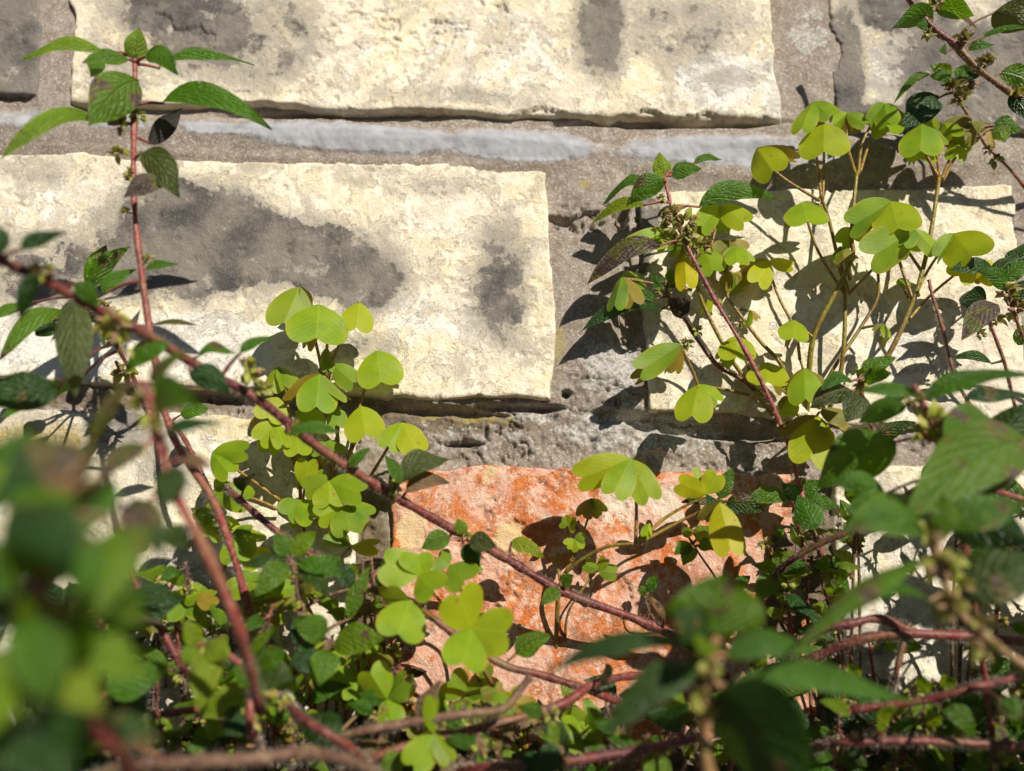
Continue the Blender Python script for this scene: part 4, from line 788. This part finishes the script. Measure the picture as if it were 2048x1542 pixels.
pellitory('pellitory_sprig', 'pellitory shoot with glossy leaves where the slender red stem meets the red brick', [
    (.4, .28, [(1650, 1080, -1), (1605, 1010, 8), (1580, 998, 10), (1470, 1005, 10), (1440, 1000, 10)])], [
    (1580, 995, 11, 1490, 998, 13, 44, 25, .14, 'g'), (1440, 998, 11, 1466, 934, 12, 38, 8, .08, 'g'), (1436, 1002, 11, 1362, 1002, 13, 30, 30, .1, 'k'), (1450, 1008, 11, 1530, 1020, 14, 44, 5, .1, 'k'), (1590, 1000, 11, 1650, 960, 13, 40, 15, .1, 'g'), (1596, 1006, 11, 1680, 1010, 14, 44, 25, .1, 'g')], [(1444, 1004, 11, 18)], M_STEM, hair=4)
# left side
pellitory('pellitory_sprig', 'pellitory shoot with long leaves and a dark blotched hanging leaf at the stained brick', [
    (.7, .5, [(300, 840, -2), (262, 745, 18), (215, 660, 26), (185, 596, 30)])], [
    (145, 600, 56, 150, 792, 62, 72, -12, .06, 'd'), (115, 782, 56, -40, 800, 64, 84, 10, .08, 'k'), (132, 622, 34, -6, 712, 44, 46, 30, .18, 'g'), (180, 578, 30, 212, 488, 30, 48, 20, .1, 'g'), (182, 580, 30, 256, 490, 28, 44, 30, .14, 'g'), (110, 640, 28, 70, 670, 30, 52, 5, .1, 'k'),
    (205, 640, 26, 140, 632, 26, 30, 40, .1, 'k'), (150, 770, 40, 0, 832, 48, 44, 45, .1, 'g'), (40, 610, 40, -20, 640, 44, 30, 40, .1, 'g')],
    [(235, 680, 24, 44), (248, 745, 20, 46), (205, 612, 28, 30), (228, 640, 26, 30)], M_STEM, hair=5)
pellitory('trailing_pellitory', 'blurred pink pellitory stem with brown edged leaves beside the bright sorrel clump', [
    (1.0, .75, [(520, 1420, 60), (480, 1265, 78), (420, 1120, 84), (345, 975, 88), (322, 890, 90), (300, 800, 92), (292, 770, 92)])], [
    (300, 770, 92, 372, 700, 94, 40, 40, .14, 'g'), (262, 760, 92, 160, 935, 92, 36, 30, .10, 'd'), (310, 818, 92, 400, 796, 100, 70, 10, .16, 'g'), (330, 870, 90, 445, 845, 88, 34, 40, .14, 'k'),
    (290, 890, 92, 190, 960, 96, 44, 20, .10, 'd'), (355, 935, 88, 330, 1010, 92, 60, 10, .1, 'k'), (360, 920, 88, 425, 935, 90, 30, 30, .1, 'w'), (380, 1090, 84, 312, 1060, 88, 50, 10, .1, 'k'), (300, 1000, 90, 250, 1090, 96, 60, 10, .1, 'k')],
    [(290, 800, 92, 50), (330, 985, 88, 36), (310, 850, 92, 44), (400, 1075, 84, 30)], M_STEMP, hair=1.5)
pellitory('pellitory_sprig', 'heavily blurred pellitory leaves standing close before the lichen crusted brick', [
    (.9, .75, [(330, 1700, 86), (260, 1540, 112), (190, 1460, 120), (130, 1395, 124), (95, 1300, 128), (80, 1200, 130), (90, 1100, 130), (110, 1000, 130)])], [
    (60, 1090, 128, -60, 1200, 132, 120, 14, .1, 'g'), (30, 1180, 126, 60, 1290, 130, 110, 10, .1, 'k'), (10, 1000, 122, -60, 930, 124, 110, 18, .1, 'y'), (70, 1160, 120, 190, 1110, 122, 90, 30, .1, 'g'), (20, 1420, 126, -50, 1560, 130, 150, 10, .1, 'k'), (140, 1120, 118, 250, 1180, 120, 100, 6, .1, 'y'), (110, 960, 126, 20, 1060, 130, 110, 30, .1, 'g'), (200, 1400, 110, 130, 1530, 114, 90, 6, .1, 'k'), (60, 960, 120, 140, 880, 116, 90, 20, .1, 'y'),
    (230, 960, 118, 60, 1110, 124, 120, 20, .1, 'g'), (30, 1010, 134, 150, 1120, 138, 130, 20, .1, 'k'), (20, 1290, 130, -40, 1480, 134, 150, 10, .1, 'y'), (170, 1180, 124, 300, 1240, 126, 90, -10, .1, 'g'), (250, 1010, 110, 330, 1110, 112, 80, 14, .1, 'k'), (60, 1330, 126, 210, 1420, 126, 100, 10, .1, 'y'), (100, 930, 118, -30, 900, 122, 110, 20, .1, 'g'), (180, 1460, 112, 320, 1480, 112, 80, 14, .1, 'k'),
    (150, 985, 130, 10, 1190, 134, 150, 24, .10, 'y'), (120, 1050, 131, 190, 1190, 136, 110, 20, .12, 'g'), (190, 905, 122, -20, 1010, 128, 130, 24, .12, 'k'), (280, 1050, 126, 150, 1260, 130, 120, -24, .1, 'y'),
    (70, 1215, 130, 96, 1410, 134, 120, 10, .08, 'g'), (80, 1420, 128, 110, 1600, 132, 150, -22, .08, 'k'), (150, 1300, 126, 300, 1350, 124, 90, 18, .14, 'y'), (40, 1180, 132, -60, 1080, 134, 130, 20, .1, 'g'), (60, 1120, 132, 130, 1010, 134, 90, 30, .1, 'k'), (110, 1290, 126, 30, 1200, 134, 80, 20, .1, 'y'), (120, 1340, 126, 210, 1240, 130, 70, 20, .1, 'g')],
    [(100, 1250, 129, 60), (130, 1240, 128, 44)], M_STEM, hair=0)  # dark stem colour stands in for the shade on this stem
pellitory('pellitory_sprig', 'pellitory rosette with glossy bright leaves in front of the sorrel roots', [
    (.9, .6, [(560, 1520, 6), (598, 1300, 34), (600, 1220, 38), (592, 1160, 40), (582, 1122, 41)]), (.6, .45, [(598, 1290, 34), (640, 1275, 38), (668, 1286, 40)])], [
    (586, 1112, 41, 630, 1062, 42, 46, 10, .1, 'y'), (574, 1112, 41, 552, 1064, 42, 42, 10, .1, 'g'), (574, 1120, 41, 484, 1132, 44, 40, 35, .14, 'k'), (578, 1130, 42, 508, 1190, 46, 54, 10, .12, 'g'), (596, 1128, 41, 690, 1150, 42, 44, 30, .12, 'g'),
    (640, 1150, 36, 680, 1110, 36, 50, 10, .1, 'g'), (600, 1140, 40, 660, 1190, 44, 40, 20, .1, 'k'), (665, 1292, 40, 768, 1276, 44, 66, 14, .1, 'y'), (650, 1276, 40, 590, 1240, 44, 60, 14, .1, 'g'), (656, 1300, 40, 640, 1370, 44, 60, 5, .1, 'g'), (640, 1310, 40, 580, 1330, 44, 70, 20, .1, 'k'), (700, 1240, 30, 740, 1130, 30, 40, 20, .1, 'g'), (700, 1180, 30, 680, 1120, 30, 36, 10, .1, 'k'), (610, 1230, 38, 590, 1290, 42, 40, 20, .1, 'k')],
    [(596, 1205, 38, 44), (588, 1150, 40, 26)], M_STEMB, hair=4)
pellitory('pellitory_sprig', 'pellitory shoots with small yellow green leaves low in front of the lichen brick', [
    (.9, .6, [(560, 1540, 10), (506, 1466, 50), (502, 1380, 54), (480, 1330, 56), (440, 1300, 58), (400, 1290, 58)]), (.7, .5, [(502, 1390, 54), (490, 1350, 56), (492, 1320, 58)])], [
    (392, 1290, 58, 368, 1240, 60, 40, 10, .1, 'y'), (396, 1294, 58, 364, 1326, 60, 40, 10, .1, 'y'), (404, 1288, 58, 456, 1312, 62, 60, 10, .1, 'y'), (420, 1296, 58, 400, 1420, 64, 68, 5, .1, 'y'), (495, 1320, 58, 492, 1376, 64, 52, 5, .1, 'g'), (500, 1316, 58, 550, 1252, 60, 26, 30, .1, 'y'),
    (505, 1350, 56, 590, 1360, 58, 70, 20, .1, 'k'), (510, 1340, 56, 570, 1300, 58, 60, 20, .1, 'g'), (500, 1420, 52, 450, 1470, 56, 70, 10, .1, 'k'), (510, 1420, 52, 545, 1400, 54, 40, 20, .1, 'y'), (440, 1440, 40, 420, 1480, 44, 50, 10, .1, 'Y' if 0 else 'y'), (430, 1500, 40, 360, 1510, 44, 50, 10, .1, 'g')],
    [(500, 1440, 52, 40), (420, 1300, 58, 30)], M_STEMP, hair=3)
# stems lying along the foot of the wall
S0 = 'red pellitory stem lying '
pellitory('trailing_pellitory', 'wine red pellitory stem running under the open sorrel leaf across the red brick', [
    (.95, 1.05, [(440, 960, 4), (480, 1000, 24), (590, 1090, 27), (735, 1172, 28), (851, 1227, 28), (912, 1271, 27), (1008, 1330, 26), (1090, 1352, 24), (1213, 1394, 18), (1330, 1450, 4), (1380, 1500, -4)])], [], [(850, 1225, 28, 16)], M_STEM, hair=6, auto=26, auto_len=(7, 12))
pellitory('trailing_pellitory', 'brown peeling pellitory stem rising to a stub in front of the dark gap', [
    (1.15, .9, [(560, 1560, 20), (680, 1476, 42), (817, 1446, 44), (919, 1429, 44), (1005, 1418, 43), (1035, 1385, 42), (1062, 1352, 42)])], [(840, 1440, 44, 880, 1360, 46, 40, 20, .1, 'w'), (760, 1400, 30, 830, 1370, 30, 50, 10, .1, 'w')], [], M_STEMB, hair=3)
pellitory('trailing_pellitory', 'dark red pellitory stem slanting up from the gap below the red brick', [
    (1.3, 1.0, [(640, 1570, 20), (731, 1521, 38), (851, 1483, 38), (988, 1449, 36), (1124, 1408, 32), (1193, 1366, 26), (1300, 1350, 16), (1420, 1370, 4), (1480, 1400, -3)])], [], [], M_STEM, hair=4, auto=22, auto_len=(6, 11), auto_mat='gykw')
pellitory('trailing_pellitory', 'purple shaded pellitory stem along the lowest edge of the red brick', [
    (1.1, 1.0, [(820, 1570, 20), (953, 1538, 46), (1090, 1528, 48), (1278, 1500, 46), (1420, 1470, 40), (1560, 1450, 20), (1700, 1470, -2)])], [], [], M_STEM, hair=4, auto=18, auto_len=(8, 13), auto_mat='gkkg')
pellitory('trailing_pellitory', 'thick brown old pellitory stem lying level in front of the lichen brick', [
    (1.35, 1.0, [(60, 1620, 60), (240, 1540, 76), (400, 1524, 80), (513, 1518, 80), (620, 1506, 76), (740, 1540, 60), (860, 1620, 30)])], [], [], M_STEMB, hair=3)
pellitory('trailing_pellitory', 'dark red pellitory stem hanging down the lichen crusted brick', [
    (1.0, .8, [(440, 1440, -1), (376, 1353, 34), (328, 1268, 38), (290, 1210, 40), (262, 1140, 42), (240, 1060, 44)])], [], [], M_STEM, hair=3, auto=13, auto_len=(9, 15), auto_mat='gkkd')
pellitory('trailing_pellitory', 'pair of dull red pellitory stems crossing before the foot of the lichen brick', [
    (1.0, .9, [(130, 1380, 60), (200, 1400, 52), (297, 1429, 44), (400, 1420, 36), (480, 1440, 20), (560, 1500, -2)]), (1.2, 1.0, [(110, 1330, 70), (180, 1440, 62), (290, 1500, 50), (400, 1560, 30)]), (1.0, .9, [(560, 1380, 30), (598, 1432, 56), (697, 1494, 58), (760, 1560, 40)])], [], [], M_STEM, hair=3, auto=20, auto_len=(9, 14), auto_mat='gkky')
pellitory('trailing_pellitory', 'hairy wine red pellitory stem forking in front of the plain cream brick', [
    (1.1, 1.3, [(1520, 1380, -2), (1560, 1345, 22), (1640, 1310, 28), (1720, 1280, 32), (1800, 1268, 34), (1920, 1272, 34), (2060, 1284, 30), (2200, 1290, -2)]), (1.2, 1.0, [(1830, 1266, 34), (1760, 1238, 34), (1700, 1248, 34), (1640, 1262, 32), (1580, 1300, 24)]), (.8, .7, [(1812, 1270, 34), (1800, 1310, 34), (1788, 1364, 30), (1770, 1420, -2)])], [], [], M_STEM, hair=7)
pellitory('trailing_pellitory', 'straight red pellitory stem level along the foot of the plain cream brick', [
    (1.0, .95, [(1560, 1530, -2), (1650, 1490, 36), (1790, 1482, 42), (1900, 1484, 42), (2060, 1494, 38), (2200, 1500, -2)]), (.8, .7, [(1756, 1490, 42), (1768, 1440, 44), (1776, 1410, 44)]), (.9, .8, [(1700, 1420, 40), (1840, 1402, 44), (1960, 1372, 48), (2060, 1350, 40)])], [(2000, 1400, 60, 2048, 1440, 62, 50, 10, .1, 'g'), (1700, 1430, 44, 1640, 1400, 46, 30, 10, .1, 'y')], [], M_STEM, hair=5, auto=34, auto_len=(7, 11))
pellitory('trailing_pellitory', 'purple hairy pellitory stem slanting past the foreground leaves to the soil joint', [
    (.9, .9, [(1500, 1230, -2), (1560, 1140, 18), (1620, 1098, 24), (1680, 1070, 28), (1740, 1040, 30), (1860, 960, 26), (1960, 900, 14), (2050, 880, -2)])], [], [], M_STEM, hair=7, auto=24, auto_len=(9, 14), auto_mat='gkk')
pellitory('trailing_pellitory', 'straight red pellitory stem beside the upright shoot, dipping to the trailing stems', [
    (.85, .8, [(520, 1290, -1), (490, 1180, 14), (450, 1060, 18), (420, 985, 22), (370, 880, 22), (330, 830, 10), (310, 800, -1)])], [], [], M_STEM, hair=6, auto=30, auto_len=(6, 11))
# small seedlings filling the dark gap under the bricks
rs = random.Random(5)
seed_lab = ['tiny pellitory seedling with %s leaves %s' % (c, w_) for w_ in ('in the gap under the red brick', 'under the lichen crusted brick', 'at the foot of the plain cream brick') for c in ('glossy', 'crumpled dark', 'pale')]
k = 0
for (x0, x1) in ((760, 1400), (250, 720), (1480, 2040)):
    for j in range(3):
        kinds = ['gg', 'kk', 'yg'][j]
        for q in range(2):
            x = rs.uniform(x0, x1); dd = rs.uniform(10, 34); y = rs.uniform(1440, 1530)
            pellitory('pellitory_seedling', seed_lab[k], [(.5, .3, [(x+rs.uniform(-30, 30), 1575, 0), (x, y+30, dd*.7), (x+rs.uniform(-20, 20), y-rs.uniform(10, 50), dd)])], [], [], M_STEMB, group=seed_lab[k], hair=2, auto=3.2, auto_len=(5, 10), auto_mat=kinds)
        k += 1

# more shoots crowding the foot of the wall, and the same growth going on to the right of the picture
def thicket(label, x0, x1, y0, y1, n, dmax, mats, seed, ln=(7, 13)):
    rq = random.Random(seed)
    for _ in range(n):
        x = rq.uniform(x0, x1); y = rq.uniform(y0, y1); dd = rq.uniform(8, dmax); lean = rq.uniform(-70, 70)
        pellitory('pellitory_shoot', label, [(rq.uniform(.45, .7), .35, [(x+lean, max(y+260, 1560), -1), (x+lean*.6, y+130, dd*.7), (x+lean*.2, y+40, dd), (x, y, dd+2)])], [], [], rq.choice((M_STEM, M_STEMB, M_STEMP)), group=label, hair=3, auto=5.5, auto_len=ln, auto_mat=mats, auto_from=.25)
thicket('leafy pellitory shoot in the tangle under the sorrel, before the lichen brick', 300, 730, 1100, 1440, 30, 36, 'ggkyw', 21, (4, 9))
thicket('dark leafy pellitory shoot in the tangle at the foot of the red brick', 740, 1420, 1400, 1510, 24, 44, 'gkygw', 22, (4, 9))
thicket('leafy pellitory shoot at the foot of the plain cream brick', 1480, 2040, 1260, 1500, 22, 36, 'gkky', 23, (5, 11))
thicket('leafy pellitory shoot in the growth beyond the broad leaved pellitory', 2120, 2560, 700, 1300, 14, 60, 'ggk', 24, (12, 22))
thicket('dark pellitory shoot standing behind the heavily blurred leaves', 0, 330, 1180, 1480, 10, 70, 'kkg', 25, (9, 16))
thicket('small pellitory shoot between the soil joint and the broad leaved pellitory', 1560, 1760, 960, 1200, 6, 20, 'gky', 26, (5, 10))

rq = random.Random(91)
def small_sorrel(label, spots, seed):
    rq = random.Random(seed)
    for (x, y, dd) in spots:
        lv = []
        for q in range(rq.randint(3, 5)):
            ax, ay, ad = x+rq.uniform(-70, 70), y+rq.uniform(-60, 40), dd+rq.uniform(-4, 8); t0 = rq.uniform(0, 120); sz = rq.uniform(26, 46)
            lv.append(((ax, ay, ad), (x, y+70, dd*.5), [(ax+sz*math.cos(R(t0+k*120)), ay+sz*.7*math.sin(R(t0+k*120))+8, sz*rq.uniform(1.0, 1.25), rq.uniform(-1, 4), rq.uniform(-15, 30), rq.choice('yyggb')) for k in range(3)]))
        sorrel(label, (x, y+140, -1), [(.42, .3, [(x, y+140, -1), (x, y+100, dd*.3), (x, y+70, dd*.5)])], lv, group=label)
small_sorrel('small wood sorrel among the pellitory shoots before the lichen brick', [(520, 1210, 20), (640, 1190, 16), (430, 1330, 22), (690, 1330, 24), (560, 1400, 30), (330, 1240, 24)], 92)
small_sorrel('small wood sorrel among the stems at the foot of the red brick', [(880, 1420, 22), (1060, 1440, 26), (1200, 1450, 24)], 93)
thicket('leafy pellitory shoot growing from the joint between the lichen brick and the red brick', 690, 800, 1080, 1330, 6, 18, 'gkyw', 27, (4, 9))
thicket('leafy pellitory shoot crowding before the plain cream brick, behind the broad leaved pellitory', 1900, 2260, 860, 1150, 11, 42, 'gkg', 28, (8, 14))
